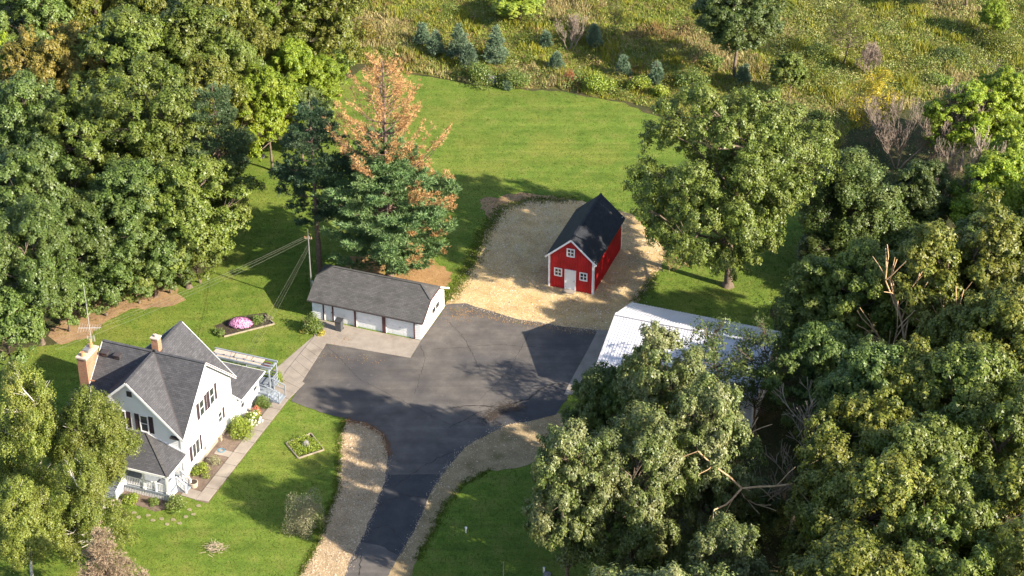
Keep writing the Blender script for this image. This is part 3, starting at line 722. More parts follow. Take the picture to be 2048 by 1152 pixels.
def needle_tufts(P, Dr, L, w, per, r, droop=0.0):
    """tufts of thin pointed needles bundles at P growing along Dr"""
    n = len(P); V = np.zeros((n, per, 3, 3))
    for j in range(per):
        d = unit(Dr + r.normal(size=(n, 3))*0.55); l = (L*r.uniform(0.6, 1.3, n))[:, None]
        s = unit(np.cross(d, r.normal(size=(n, 3))))*w*0.5
        V[:, j, 0] = P - s; V[:, j, 1] = P + s; V[:, j, 2] = P + d*l - np.array([0, 0, droop])*l
    return V.reshape(-1, 3)
def conifer(seed, H, zlo, prof, nwhorl, perw, rise=0.15, tuft=0.3, tw=0.07, per=7, dens=14, clump=0.35, start=0.25, sag=0.05):
    """prof(t) gives branch length at relative height t of the live crown; returns needle tufts (P, D), segments"""
    r = rs(seed); P = []; D = []; segs = []
    for i in range(nwhorl):
        t = (i+r.uniform(-0.3, 0.3))/nwhorl; t = min(max(t, 0), 1); z = zlo + (H-zlo)*t
        for k in range(perw):
            a = r.uniform(0, 2*pi); L = prof(t)*r.uniform(0.7, 1.12)
            if L < 0.25: continue
            h = np.array([cos(a), sin(a), 0]); pts = []
            for s in np.linspace(0, 1, 5):
                pts.append(np.array([0, 0, z]) + h*L*s + np.array([0, 0, L*(rise*s*s*1.6 - sag*s)]))
            for j in range(4): segs.append(seg(pts[j], pts[j+1], 0.05*L/4*(1-j/4)+0.012, 0.05*L/4*(1-(j+1)/4)+0.010))
            mp = max(3, int(L*dens/4)); ss = start + (1-start)*r.rand(mp)**0.75; m = mp
            base = np.array([np.interp(ss, np.linspace(0, 1, 5), [p[q] for p in pts]) for q in range(3)]).T
            side = np.array([-sin(a), cos(a), 0])
            wd = clump*L*0.55*(1-0.55*ss)+0.12
            off = side[None]*(r.uniform(-1, 1, m)*wd)[:, None]
            base = base + off + np.array([0, 0, 1])*(r.normal(size=m)*0.14 + np.abs(off@side)*0.05)[:, None]
            pd = unit(r.normal(size=(m*4, 3))); pd[:, 2] = np.abs(pd[:, 2])*0.8
            base = np.repeat(base, 4, 0) + pd*0.20; off = np.repeat(off, 4, 0)
            P.append(base); D.append(h[None]*0.6 + off*0.5 + pd*0.6 + np.array([0, 0, 0.45]))
    return np.concatenate(P), np.concatenate(D), segs, r

def bush_mesh(name, seed, R, H, leaf, n, mat, nc=14):
    r = rs(seed); D = unit(r.normal(size=(nc, 3))); D[:, 2] = np.abs(D[:, 2])
    C = D*r.uniform(0.35, 0.75, nc)[:, None]*np.array([R, R, H*0.85]) + np.array([0, 0, H*0.12])
    i = r.randint(0, nc, n); d = unit(r.normal(size=(n, 3)))
    P = C[i] + d*(np.array([R, R, H*0.7])*0.42)*(1-np.abs(r.normal(size=n))*0.25)[:, None]
    P[:, 2] = np.maximum(P[:, 2], 0.03)
    return quads_mesh(name, leaf_quads(P, d + r.normal(size=(n, 3))*0.6 + np.array([0, 0, 0.3]), leaf, r), mat)
def bush(name, label, cat, loc, R, H, mat, seed, leaf=0.12, n=1600, group=None, stem=True):
    root = empty(name, loc); tag(root, label, cat, group)
    link_mesh('foliage', bush_mesh(name+'_foliage', seed, R, H, leaf, n, M[mat] if isinstance(mat, str) else mat), root)
    if stem:
        r = rs(seed+1); S = []
        for k in range(7):
            a = r.uniform(0, 2*pi); S.append(seg((0.05*cos(a), 0.05*sin(a), -0.05), (R*0.55*cos(a), R*0.55*sin(a), H*r.uniform(0.5, 0.8)), 0.03, 0.01))
        link_mesh('stems', tube_mesh(name+'_stems', S, M['bark'], 4), root)
    return root

# ================================================================== BUILDINGS
def wbox(mb, pl, u0, u1, z0, z1, d0, d1):
    """box on a wall: pl = (axis, coordinate, outward sign)"""
    ax, c, s = pl; a, b = sorted((c+s*d0, c+s*d1))
    if ax == 'x': mb.box(a, b, u0, u1, z0, z1)
    else: mb.box(u0, u1, a, b, z0, z1)
    return mb
def wpt(pl, u, z, d):
    ax, c, s = pl
    return (c+s*d, u, z) if ax == 'x' else (u, c+s*d, z)
def lap_siding(mb, pl, poly, expo=0.2, proud=0.035):
    """clapboards over a convex wall outline poly [(u,z)...]"""
    zs = [p[1] for p in poly]; za, zb = min(zs), max(zs)
    def span(z):
        us = []
        for i in range(len(poly)):
            (u0, z0), (u1, z1) = poly[i], poly[(i+1) % len(poly)]
            if abs(z1-z0) < 1e-9:
                if abs(z-z0) < 1e-6: us += [u0, u1]
            elif min(z0, z1)-1e-9 <= z <= max(z0, z1)+1e-9: us.append(u0+(u1-u0)*(z-z0)/(z1-z0))
        return (min(us), max(us)) if us else None
    z = za
    while z < zb-0.02:
        t = min(z+expo, zb-0.001); s0 = span(z+0.001); s1 = span(t)
        if s0 and s1:
            q = [wpt(pl, s0[0], z, proud), wpt(pl, s0[1], z, proud), wpt(pl, s1[1], t, 0.006), wpt(pl, s1[0], t, 0.006)]
            l = [wpt(pl, s0[0], z, 0.006), wpt(pl, s0[1], z, 0.006), wpt(pl, s0[1], z, proud), wpt(pl, s0[0], z, proud)]
            flip = (pl[0] == 'x') != (pl[2] > 0)
            mb.face(q[::-1] if flip else q); mb.face(l[::-1] if flip else l)
        z = t
    return mb
def window(root, pl, u0, u1, z0, z1, cols=1, rows=2, fr=0.09, mun=0.05, name='window', fm='trim'):
    f = MB()
    wbox(f, pl, u0-fr, u0, z0-fr, z1+fr, 0.036, 0.10); wbox(f, pl, u1, u1+fr, z0-fr, z1+fr, 0.036, 0.10)
    wbox(f, pl, u0, u1, z1, z1+fr, 0.036, 0.11); wbox(f, pl, u0, u1, z0-fr, z0, 0.036, 0.13)
    for i in range(1, cols):
        u = u0+(u1-u0)*i/cols; wbox(f, pl, u-mun/2, u+mun/2, z0, z1, 0.036, 0.085)
    for j in range(1, rows):
        z = z0+(z1-z0)*j/rows
        for i in range(cols):
            wbox(f, pl, u0+(u1-u0)*i/cols+mun/2, u0+(u1-u0)*(i+1)/cols-mun/2, z-mun/2, z+mun/2, 0.036, 0.083)
    w = f.build(name, M[fm], root)
    for i in range(cols):
        for j in range(rows):
            g = wbox(MB(), pl, u0+(u1-u0)*i/cols+mun/2, u0+(u1-u0)*(i+1)/cols-mun/2, z0+(z1-z0)*j/rows+mun/2, z0+(z1-z0)*(j+1)/rows-mun/2, 0.038, 0.052)
            g.build('pane', M['glass'], w)
    return w
def shutter(root, pl, u0, u1, z0, z1):
    m = MB(); wbox(m, pl, u0, u0+0.05, z0, z1, 0.036, 0.085); wbox(m, pl, u1-0.05, u1, z0, z1, 0.036, 0.085)
    n = 14
    for k in range(n):
        a = z0+(z1-z0)*k/n; wbox(m, pl, u0+0.05, u1-0.05, a+0.01, a+(z1-z0)/n-0.015, 0.04, 0.07)
    wbox(m, pl, u0+0.05, u1-0.05, z0, z1, 0.036, 0.045)
    m.build('shutter', M['shutter'], root)

# ---------------------------------------------------------------- farmhouse
house = empty('house', HK, HROT)
tag(house, 'white two-storey farmhouse with steep grey cross-gable roof and a porch', 'house')
S_, ZR, ZE, OV = 9.2, 9.7, 5.25, 0.42
Cx, Cy = -4.6, 4.6; SL = (ZR-ZE)/4.6
wl_ = MB()
def gable(pl, rev):
    p = [(-9.2, 0), (0, 0), (0, ZE), (-4.6, ZR-0.03), (-9.2, ZE)] if pl[0] == 'y' else [(0, 0), (9.2, 0), (9.2, ZE), (4.6, ZR-0.03), (0, ZE)]
    q = [wpt(pl, u, z, 0) for u, z in p]; wl_.face(q if not rev else q[::-1]); return p
P_SW = ('y', 0.0, -1); P_SE = ('x', 0.0, 1); P_NE = ('y', 9.2, 1); P_NW = ('x', -9.2, -1)
polys = [(P_SW, gable(P_SW, 0)), (P_SE, gable(P_SE, 0)), (P_NE, gable(P_NE, 1)), (P_NW, gable(P_NW, 1))]
wl_.build('wall', M['siding'], house)
sdg = MB()
for pl, p in polys: lap_siding(sdg, pl, [(u, max(z, 0.45)) for u, z in p])
sdg.build('siding', M['siding'], house, kind='stuff')
fnd = MB(); wbox(fnd, P_SW, -9.2, 0, -0.3, 0.44, 0.0, 0.03); wbox(fnd, P_SE, 0.0, 9.2, -0.3, 0.44, 0.0, 0.03); fnd.build('foundation', M['concrete'], house)
for pl, us in ((P_SW, (-9.2, -0.12)), (P_SE, (0.0, 9.08)), (P_NW, (0, 9.08)), (P_NE, (-9.2, -0.12))):
    for u in us: wbox(MB(), pl, u, u+0.12, 0.45, ZE-0.05, 0.036, 0.06).build('corner_board', M['trim'], house)
# roof: eight slopes of the cross gable
rf = MB(); c3 = (Cx, Cy, ZR); ze = ZE - OV*SL; tip = {}
ridge = {'SE': (OV, Cy, ZR), 'SW': (Cx, -OV, ZR), 'NE': (Cx, 9.2+OV, ZR), 'NW': (-9.2-OV, Cy, ZR)}
corn = {'S': (OV, -OV, ze), 'E': (OV, 9.2+OV, ze), 'W': (-9.2-OV, -OV, ze), 'N': (-9.2-OV, 9.2+OV, ze)}
slopes = [('SE','S'),('SE','E'),('SW','S'),('SW','W'),('NE','E'),('NE','N'),('NW','W'),('NW','N')]
roof = None
for i, (a, b) in enumerate(slopes):
    o = MB().slab([c3, ridge[a], corn[b]], 0.16).build('roof_slope', M['shingle'], house)
tr = MB()
for a, b in slopes:
    p = Vector(ridge[a]); q = Vector(corn[b]); off = {'SE': (0.02,0,0), 'SW': (0,-0.02,0), 'NE': (0,0.02,0), 'NW': (-0.02,0,0)}[a]
    p = p+Vector(off)+Vector((0,0,-0.09)); q = q+Vector(off)+Vector((0,0,-0.09))
    MB().bar(p, q, 0.04, 0.20).build('rake_trim', M['trim'], house)
t2 = MB(); p = Vector(ridge['SE']); q = Vector(corn['E'])
t2.bar(p+Vector((0.05,0.0,-0.07)), q+Vector((0.05,0,-0.07)), 0.02, 0.08); t2.build('rake_stripe', M['maroon'], house)
vf = MB()
for b in ('S','W','E','N'): vf.bar(Vector(c3)+Vector((0,0,0.015)), Vector(corn[b])+Vector((0,0,0.02)), 0.2, 0.03)
vf.build('valley_flashing', M['gutter'], house)
rc = MB()
for a in ridge: rc.bar(Vector(c3)+Vector((0,0,0.0)), Vector(ridge[a])+Vector((0,0,0.0)), 0.26, 0.05)
rc.build('ridge_cap', M['shingle'], house)
# small eave returns
er = MB(); er.box(-0.9, -0.05, -0.40, -0.045, ZE-0.55, ZE-0.42); er.build('eave_return', M['gutter'], house)
# windows
for u0, z0, z1 in ((3.45, 4.55, 6.15), (5.35, 4.50, 6.15)):
    window(house, P_SE, u0, u0+0.72, z0, z1); shutter(house, P_SE, u0-0.52, u0-0.12, z0-0.05, z1+0.05); shutter(house, P_SE, u0+0.86, u0+1.26, z0-0.05, z1+0.05)
window(house, P_SE, 6.45, 7.10, 1.75, 2.80); shutter(house, P_SE, 7.28, 7.62, 1.7, 2.85)
window(house, P_SE, 1.55, 2.75, 1.35, 2.85, 2, 1); shutter(house, P_SE, 1.05, 1.42, 1.3, 2.9); shutter(house, P_SE, 2.88, 3.22, 1.3, 2.9)
for u0 in (-5.95, -3.78, -8.1):
    window(house, P_SW, u0, u0+0.66, 4.62, 6.25)
    for v in (u0-0.55, u0+0.80): shutter(house, P_SW, v, v+0.42, 4.55, 6.32)
window(house, P_SW, -2.9, -2.1, 1.5, 2.9); window(house, P_SW, -8.2, -7.0, 1.5, 2.9, 2, 1)
door = wbox(MB(), P_SW, -4.7, -3.75, 0.77, 2.85, 0.036, 0.07).build('door', M['maroon'], house)
wbox(MB(), P_SW, -3.92, -3.86, 1.75, 1.82, 0.072, 0.12).build('handle', M['pale_metal'], door)
v_ = MB(); wbox(v_, P_SW, -4.85, -4.35, 8.0, 8.55, 0.036, 0.07); v_.build('gable_vent', M['gutter'], house)
MB().bar((0.10, 9.0, 0.2), (0.10, 9.0, 4.9), 0.09, 0.09, (1,0,0)).build('downspout', M['trim'], house)
MB().bar((0.10, 0.14, 0.3), (0.10, 0.14, 4.7), 0.06, 0.06, (1,0,0)).build('downspout', M['trim'], house)
mb = MB(); wbox(mb, P_SE, 3.5, 3.75, 0.9, 1.25, 0.036, 0.16); mb.build('meter_box', M['metal'], house)
MB().box(0.04, 0.30, 6.1, 6.4, 0.0, 0.5).build('wall_outlet', M['timber'], house)
# ridge chimney
chx, chy = -4.62, 5.2
ch = MB().box(chx-0.33, chx+0.33, chy-0.3, chy+0.3, 8.7, 10.75).build('chimney', M['brick'], house)
MB().box(chx-0.39, chx+0.39, chy-0.36, chy+0.36, 10.752, 10.87).build('cap', M['cap_stone'], ch)
MB().cyl(chx, chy, 10.87, 11.1, 0.14, 0.12).build('flue', M['cap_stone'], ch)
sk = MB(); sk.box(chx-0.4, chx+0.4, chy-0.38, chy+0.38, 9.2, 9.42); sk.build('flashing', M['gutter'], ch)
# big fireplace chimney outside the left gable
fc = MB(); fc.box(-10.58, -9.68, 1.7, 3.75, 3.4, 9.45); fc.slab([(-10.58,0.9,2.6),(-9.22,0.9,2.6),(-9.22,4.5,2.6),(-10.58,4.5,2.6)], 2.9)
fc.face([(-10.58,0.9,2.6),(-9.68,0.9,2.6),(-9.68,1.7,3.6),(-10.58,1.7,3.6)]); fc.box(-9.68, -9.22, 1.9, 3.6, 2.6, 7.2)
fch = fc.build('fireplace_chimney', M['brick'], house)
MB().box(-10.66, -9.60, 1.62, 3.83, 9.452, 9.60).build('cap', M['cap_stone'], fch)
MB().cyl(-10.15, 2.05, 9.6, 9.98, 0.2, 0.17).build('chimney_pot', M['clay'], fch)
MB().cyl(-10.15, 3.45, 9.6, 10.02, 0.2, 0.17).cyl(-10.15, 3.45, 10.02, 10.4, 0.12, 0.09).build('chimney_pot', M['clay'], fch)
MB().box(-10.42, -9.88, 2.5, 3.0, 9.6, 9.86).build('flue', M['metal'], fch)
# roof vents on the left arm
for vx in (-9.0, -7.75):
    vz = ZR-(Cy-3.9)*SL
    v = MB(); v.box(vx-0.28, vx+0.28, 3.55, 4.0, vz-0.25, vz+0.13); v.box(vx-0.34, vx+0.34, 3.45, 4.05, vz+0.132, vz+0.19); v.build('roof_vent', M['gutter'], house)
# rear addition with hipped roof
ad = MB(); ad.box(-5.0, 0.5, 9.21, 13.5, 0, 2.75); ad.build('addition_wall', M['siding'], house)
s2 = MB(); lap_siding(s2, ('x', 0.5, 1), [(9.21,0.45),(13.5,0.45),(13.5,2.75),(9.21,2.75)]); lap_siding(s2, ('y', 13.5, 1), [(-5,0.45),(0.5,0.45),(0.5,2.75),(-5,2.75)])
s2.build('siding', M['siding'], house, kind='stuff')
ze2 = 2.68; zr2 = 3.95
A1, A2 = (1.0, 9.22, ze2), (1.0, 14.0, ze2); R1, R2 = (-2.2, 9.22, zr2), (-2.2, 12.3, zr2); B1, B2 = (-5.4, 9.22, ze2), (-5.4, 14.0, ze2)
for q in ([A1, A2, R2, R1], [B1, R1, R2, B2], [A2, B2, R2]): MB().slab(q, 0.12).build('addition_roof', M['shingle'], house)
at_ = MB(); at_.bar((1.02,9.22,ze2-0.06),(1.02,14.02,ze2-0.06),0.05,0.14); at_.bar((1.0,14.02,ze2-0.06),(-5.4,14.02,ze2-0.06),0.05,0.14); at_.bar((1.0,9.19,ze2-0.05),(0.06,9.19,ze2+0.32),0.04,0.14)
at_.build('eave_trim', M['trim'], house)
window(house, ('x', 0.5, 1), 9.75, 10.4, 1.15, 2.25); window(house, ('x', 0.5, 1), 12.3, 13.0, 1.3, 2.2)
# rear deck with open frame, stairs and rails
dk = MB()
for k in range(13): dk.box(-4.9, 1.55, 13.62+k*0.16, 13.62+k*0.16+0.145, 0.62, 0.66)
deck = dk.build('deck_floor', M['deck_grey'], house)
for (xa, ya) in ((1.35,14.1),(1.35,15.55),(-1.8,15.55),(-4.8,15.55)): MB().box(xa-0.06, xa+0.06, ya-0.06, ya+0.06, 0, 2.75).build('deck_post', M['deck_grey'], house)
for (p, q) in (((-4.9,15.55,2.84),(1.55,15.55,2.84)), ((-4.9,14.75,2.84),(1.55,14.75,2.84)), ((1.35,13.9,2.70),(1.35,15.75,2.70))):
    MB().bar(p, q, 0.14, 0.16).build('beam', M['deck_grey'], house)
MB().bar((-4.9,14.35,2.84),(1.5,14.35,2.84),0.12,0.16).build('beam', M['deck_grey'], house)
for x0, x1 in ((-4.7,-2.7),(-2.6,-0.9),(-0.8,0.35)): MB().box(x0,x1,14.86,15.42,2.87,2.90).build('pergola_panel', M['cap_stone'], house)
for x0, x1 in ((-4.2,-2.2),(-2.1,0.3)): MB().box(x0,x1,14.44,14.66,2.87,2.90).build('pergola_panel', M['planter'], house)
for x0, y0 in ((0.5,14.88),(0.5,14.45)): MB().box(x0,x0+0.65,y0,y0+0.2,2.87,2.90).build('pergola_panel', M['maroon'], house)
for k in range(6):
    x = -4.6+k*1.02; MB().box(x,x+0.1,14.70,14.80,2.93,3.0).build('post_cap', M['gutter'], house)
rl = MB()
for z in (1.0, 1.35, 1.62): rl.bar((-4.8,15.6,z),(1.4,15.6,z),0.06,0.07); rl.bar((1.42,14.4,z),(1.42,15.6,z),0.06,0.07); rl.bar((1.0,13.66,z),(1.4,13.66,z),0.06,0.07)
for k in range(8): rl.bar((1.42,14.45+k*0.15,0.66),(1.42,14.45+k*0.15,1.62),0.03,0.03,(1,0,0))
rl.build('deck_railing', M['deck_grey'], house)
stp = MB()
for k in range(4): stp.box(1.56+k*0.3, 1.88+k*0.3, 13.0, 14.35, 0.0, 0.52-k*0.13)
stp.box(0.55, 1.555, 12.75, 13.6, 0.0, 0.64)
stp.build('stairs', M['deck_grey'], house)
for y0 in (13.02, 14.33):
    h = MB()
    for x, z in ((1.62,0.6),(2.75,0.1)): h.box(x-0.045, x+0.045, y0-0.045, y0+0.045, 0, z+1.15)
    h.bar((1.35,y0,1.78),(2.78,y0,1.28),0.08,0.07); h.bar((1.62,y0,1.2),(2.75,y0,0.75),0.05,0.05)
    h.build('stair_rail', M['deck_grey'], house)

# ---- front porch
MB().box(-9.6, 0.0, -3.0, -0.05, 0.55, 0.75).build('porch_floor', M['deck_grey'], house)
sk = MB()
for k in range(60): sk.box(-9.6+k*0.16, -9.6+k*0.16+0.10, -2.96, -2.93, 0.0, 0.55)
for k in range(18): sk.box(-0.05, -0.02, -2.92+k*0.16, -2.92+k*0.16+0.10, 0.0, 0.55)
sk.build('porch_skirt', M['trim'], house, kind='stuff')
PE, PT, PO = 3.08, 4.42, 0.36
q0, q1, q2, q3 = (0.36, -3.36, PE), (-9.96, -3.36, PE), (-6.3, -0.02, PT), (-3.3, -0.02, PT)
for q in ([q0, q3, q2, q1], [q0, (0.36, -0.02, PE), q3], [q1, q2, (-9.96, -0.02, PE)]): MB().slab(q, 0.12).build('porch_roof', M['shingle'], house)
MB().bar(Vector(q0)+Vector((0,0,0.02)), Vector(q3)+Vector((0,0,0.02)), 0.28, 0.05).build('hip_cap', M['garage_shingle'], house)
MB().bar((q3[0],-0.03,PT+0.06),(q2[0],-0.03,PT+0.06),0.06,0.12).build('roof_flashing', M['trim'], house)
ft = MB(); ft.bar((0.39,-3.39,PE-0.1),(-9.99,-3.39,PE-0.1),0.05,0.2); ft.bar((0.39,-3.36,PE-0.1),(0.39,0.1,PE-0.1),0.05,0.2); ft.bar((q3[0],-0.06,PT+0.02),(0.3,-0.06,PE+0.12),0.06,0.12); ft.build('porch_fascia', M['trim'], house)
MB().box(-9.6, 0.0, -3.0, -0.05, 2.86, 2.92).build('porch_ceiling', M['siding'], house)
for x, y in ((-0.12,-2.88),(-2.35,-2.88),(-4.3,-2.88),(-6.2,-2.88),(-9.45,-2.88),(-0.12,-0.5)):
    MB().box(x-0.09, x+0.09, y-0.09, y+0.09, 0.751, 2.86).box(x-0.13, x+0.13, y-0.13, y+0.13, 0.752, 0.95).box(x-0.12, x+0.12, y-0.12, y+0.12, 2.7, 2.858).build('porch_post', M['trim'], house)
MB().box(-1.32, -1.16, -2.96, -2.80, 0.751, 1.78).build('newel_post', M['trim'], house)
def railing(p, q, z=0.75, top=0.92, n=None, name='porch_railing'):
    p = Vector(p); q = Vector(q); L = (q-p).length; n = n or int(L/0.15)
    h = MB(); up = Vector((0,0,1))
    h.bar(p+up*top, q+up*top, 0.09, 0.07); h.bar(p+up*0.14, q+up*0.14, 0.06, 0.07); r_ = h.build(name, M['trim'], house)
    b = MB()
    for k in range(n):
        c = p.lerp(q, (k+0.5)/n); b.box(c.x-0.028, c.x+0.028, c.y-0.028, c.y+0.028, c.z+0.175, c.z+top-0.036)
    b.build('balusters', M['trim'], r_, kind='stuff')
railing((-0.22,-2.88,0.75),(-1.15,-2.88,0.75)); railing((-1.33,-2.88,0.75),(-2.25,-2.88,0.75)); railing((-2.45,-2.88,0.75),(-4.2,-2.88,0.75))
railing((-6.3,-2.88,0.75),(-9.35,-2.88,0.75)); railing((-0.12,-2.78,0.75),(-0.12,-1.55,0.75))
st = MB()
for k in range(4): st.box(-6.1, -4.4, -3.05-(k+1)*0.33, -3.05-k*0.33, 0, 0.62-k*0.15)
st.build('porch_steps', M['deck_grey'], house)
for x in (-4.32, -6.18):
    MB().box(x-0.06, x+0.06, -4.44, -4.32, 0, 1.05).build('newel_post', M['trim'], house)
    railing((x,-2.98,0.72),(x,-4.3,0.1), name='step_railing')
st = MB()
for k in range(3): st.box(0.01+k*0.28, 0.28+k*0.28, -1.5, -0.62, 0, 0.58-k*0.18)
st.build('porch_steps', M['deck_grey'], house)
for y in (-1.5, -0.6):
    MB().box(0.78, 0.88, y-0.05, y+0.05, 0, 1.0).build('newel_post', M['trim'], house)
    railing((0.0,y,0.72),(0.78,y,0.08), n=5, name='step_railing')
# porch chair
def porch_chair(x, y, rz, label):
    c = empty('porch_chair', hw(x, y, 0.751), HROT+rz); tag(c, label, 'chair')
    MB().box(-0.26,0.26,-0.24,0.24,0.40,0.45).build('seat', M['trim'], c)
    b = MB(); b.bar((-0.24,0.25,0.45),(-0.24,0.36,1.1),0.05,0.04,(1,0,0)); b.bar((0.24,0.25,0.45),(0.24,0.36,1.1),0.05,0.04,(1,0,0))
    for k in range(6): b.bar((-0.17+k*0.068,0.26,0.47),(-0.17+k*0.068,0.36,1.08),0.035,0.02,(1,0,0))
    b.bar((-0.26,0.36,1.1),(0.26,0.36,1.1),0.05,0.06); b.build('backrest', M['trim'], c)
    for sx in (-0.23, 0.23):
        for sy in (-0.21, 0.21): MB().box(sx-0.025,sx+0.025,sy-0.025,sy+0.025,0,0.40).build('leg', M['trim'], c)
        MB().box(sx-0.03,sx+0.03,-0.25,0.27,0.62,0.65).build('armrest', M['trim'], c)
porch_chair(-0.75, -1.0, 0.5, 'white slatted porch chair near the right porch corner')
bn = empty('porch_bench', hw(-1.6,-0.65,0.751), HROT); tag(bn, 'low dark bench on the front porch beside the wall', 'bench')
MB().box(-0.6,0.6,-0.2,0.2,0.38,0.43).build('seat', M['gutter'], bn)
MB().box(-0.6,0.6,0.18,0.22,0.45,0.8).build('backrest', M['gutter'], bn)
for sx in (-0.52,0.52): MB().box(sx-0.03,sx+0.03,-0.18,0.18,0,0.38).build('leg', M['gutter'], bn)

# ---------------------------------------------------------------- garage
GK = at(842, 681)
gar = empty('garage', GK, HROT); tag(gar, 'long white three-door garage with grey clipped-gable shingle roof', 'garage')
GW, GD, GH, GR, GO = 11.4, 6.05, 2.45, 4.4, 0.32
gs = (GR-GH)/(GD/2); zc = 3.65; yc = GD/2-(GR-zc)/gs
PG_F = ('y', 0.0, -1); PG_R = ('x', 0.0, 1); PG_L = ('x', -GW, -1); PG_B = ('y', GD, 1)
g = MB()
endp = [(0,0),(GD,0),(GD,GH),(GD-yc,zc-0.08),(yc,zc-0.08),(0,GH)]
g.face([wpt(PG_R,u,z,0) for u,z in endp]); g.face([wpt(PG_L,u,z,0) for u,z in endp][::-1])
g.face([(0,GD,0),(-GW,GD,0),(-GW,GD,GH),(0,GD,GH)])
op = [(-10.12,-9.28,2.12),(-9.10,-6.95,2.16),(-6.72,-4.00,2.16),(-3.62,-0.72,2.16)]
xs = -GW
for a, b, t in op:
    g.face([(xs,0,0),(a,0,0),(a,0,GH),(xs,0,GH)]); g.face([(a,0,t),(b,0,t),(b,0,GH),(a,0,GH)])
    g.face([(a,0,0),(a,0.14,0),(a,0.14,t),(a,0,t)]); g.face([(b,0.14,0),(b,0,0),(b,0,t),(b,0.14,t)]); g.face([(a,0,t),(a,0.14,t),(b,0.14,t),(b,0,t)])
    xs = b
g.face([(xs,0,0),(0,0,0),(0,0,GH),(xs,0,GH)])
g.build('wall', M['siding'], gar)
s3 = MB(); lap_siding(s3, PG_R, [(u, max(z, 0.2)) for u, z in endp])
xs = -GW
for a, b, t in op+[(0,0,0)]:
    if a-xs > 0.3: lap_siding(s3, PG_F, [(xs,0.1),(a-0.01,0.1),(a-0.01,GH-0.1),(xs,GH-0.1)])
    xs = b
s3.build('siding', M['siding'], gar, kind='stuff')
sp = MB(); wbox(sp, PG_R, 0, GD, -0.1, 0.19, 0.0, 0.02); sp.build('foundation', M['concrete'], gar)
posts = [(-10.26,-10.12),(-9.27,-9.11),(-6.94,-6.73),(-3.99,-3.63),(-0.71,-0.58)]
for a, b in posts: wbox(MB(), PG_F, a, b, 0.0, 2.2, 0.036, 0.07).build('door_post', M['maroon'], gar)
hd = wbox(MB(), PG_F, -10.3, -0.55, 2.2, 2.36, 0.036, 0.075).build('door_header', M['maroon'], gar)
wd = MB().box(-10.115,-9.285,0.06,0.10,0.02,2.1).build('door', M['door_white'], gar)
MB().box(-9.42,-9.36,0.01,0.058,1.0,1.08).build('handle', M['gutter'], wd)
for a, b, t in op[1:]:
    d = MB().box(a+0.005,b-0.005,0.08,0.12,0.02,t-0.01).build('garage_door', M['door_white'], gar)
    nr, ncol = 4, 5
    for j in range(nr):
        for i in range(ncol):
            w_ = (b-a-0.06)/ncol; h_ = (t-0.06)/nr
            MB().box(a+0.03+i*w_+0.03, a+0.03+(i+1)*w_-0.03, 0.066, 0.0795, 0.04+j*h_+0.03, 0.04+(j+1)*h_-0.03).build('panel', M['door_white'], d)
    MB().box((a+b)/2-0.08,(a+b)/2+0.08,0.03,0.0655,0.95,1.0).build('handle', M['pale_metal'], d)
# roof with clipped gables
e = GH-GO*gs; X0, X1 = -GW-0.36, 0.36; xr0, xr1 = -GW+1.0, -1.05
fl = [(X0,-GO,e),(X1,-GO,e),(X1,yc,zc),(xr1,GD/2,GR),(xr0,GD/2,GR),(X0,yc,zc)]
bk = [(x,GD-y,z) for x,y,z in fl]
MB().slab(fl, 0.12).build('roof_slope', M['garage_shingle'], gar); MB().slab(bk, 0.12).build('roof_slope', M['garage_shingle'], gar)
MB().slab([(X1,yc,zc),(X1,GD-yc,zc),(xr1,GD/2,GR)], 0.12).build('roof_hip', M['garage_shingle'], gar)
MB().slab([(X0,yc,zc),(X0,GD-yc,zc),(xr0,GD/2,GR)], 0.12).build('roof_hip', M['garage_shingle'], gar)
cp = MB()
for p, q in (((X1,yc,zc),(xr1,GD/2,GR)),((X1,GD-yc,zc),(xr1,GD/2,GR)),((xr0,GD/2,GR),(xr1,GD/2,GR)),((X0,yc,zc),(xr0,GD/2,GR))): cp.bar(Vector(p)+Vector((0,0,0.015)),Vector(q)+Vector((0,0,0.015)),0.22,0.04)
cp.build('ridge_cap', M['garage_shingle'], gar)
gt = MB(); gt.bar((X0,-GO-0.05,e-0.06),(X1,-GO-0.05,e-0.06),0.1,0.12); gt.build('gutter', M['gutter'], gar)
rk = MB()
for x in (X1+0.02,):
    rk.bar((x,-GO,e-0.07),(x,yc,zc-0.07),0.03,0.16); rk.bar((x,GD+GO,e-0.07),(x,GD-yc,zc-0.07),0.03,0.16); rk.bar((x,yc,zc-0.07),(x,GD-yc,zc-0.07),0.03,0.16)
rk.build('rake_trim', M['maroon'], gar)
MB().bar((X1+0.05,GD-yc,zc-0.02),(X1+0.08,GD+GO,e-0.0),0.06,0.14).box(X1-0.3,X1+0.06,GD+GO,GD+GO+0.1,e-0.16,e-0.03).build('gutter_end', M['trim'], gar)
window(gar, PG_R, 2.75, 4.65, 1.15, 1.85, 2, 1, 0.1, 0.08)
for x in (-11.0, -7.4, -0.35): MB().box(x-0.1, x+0.1, -0.28, -0.04, 2.02, 2.2).build('lamp', M['gutter'], gar)

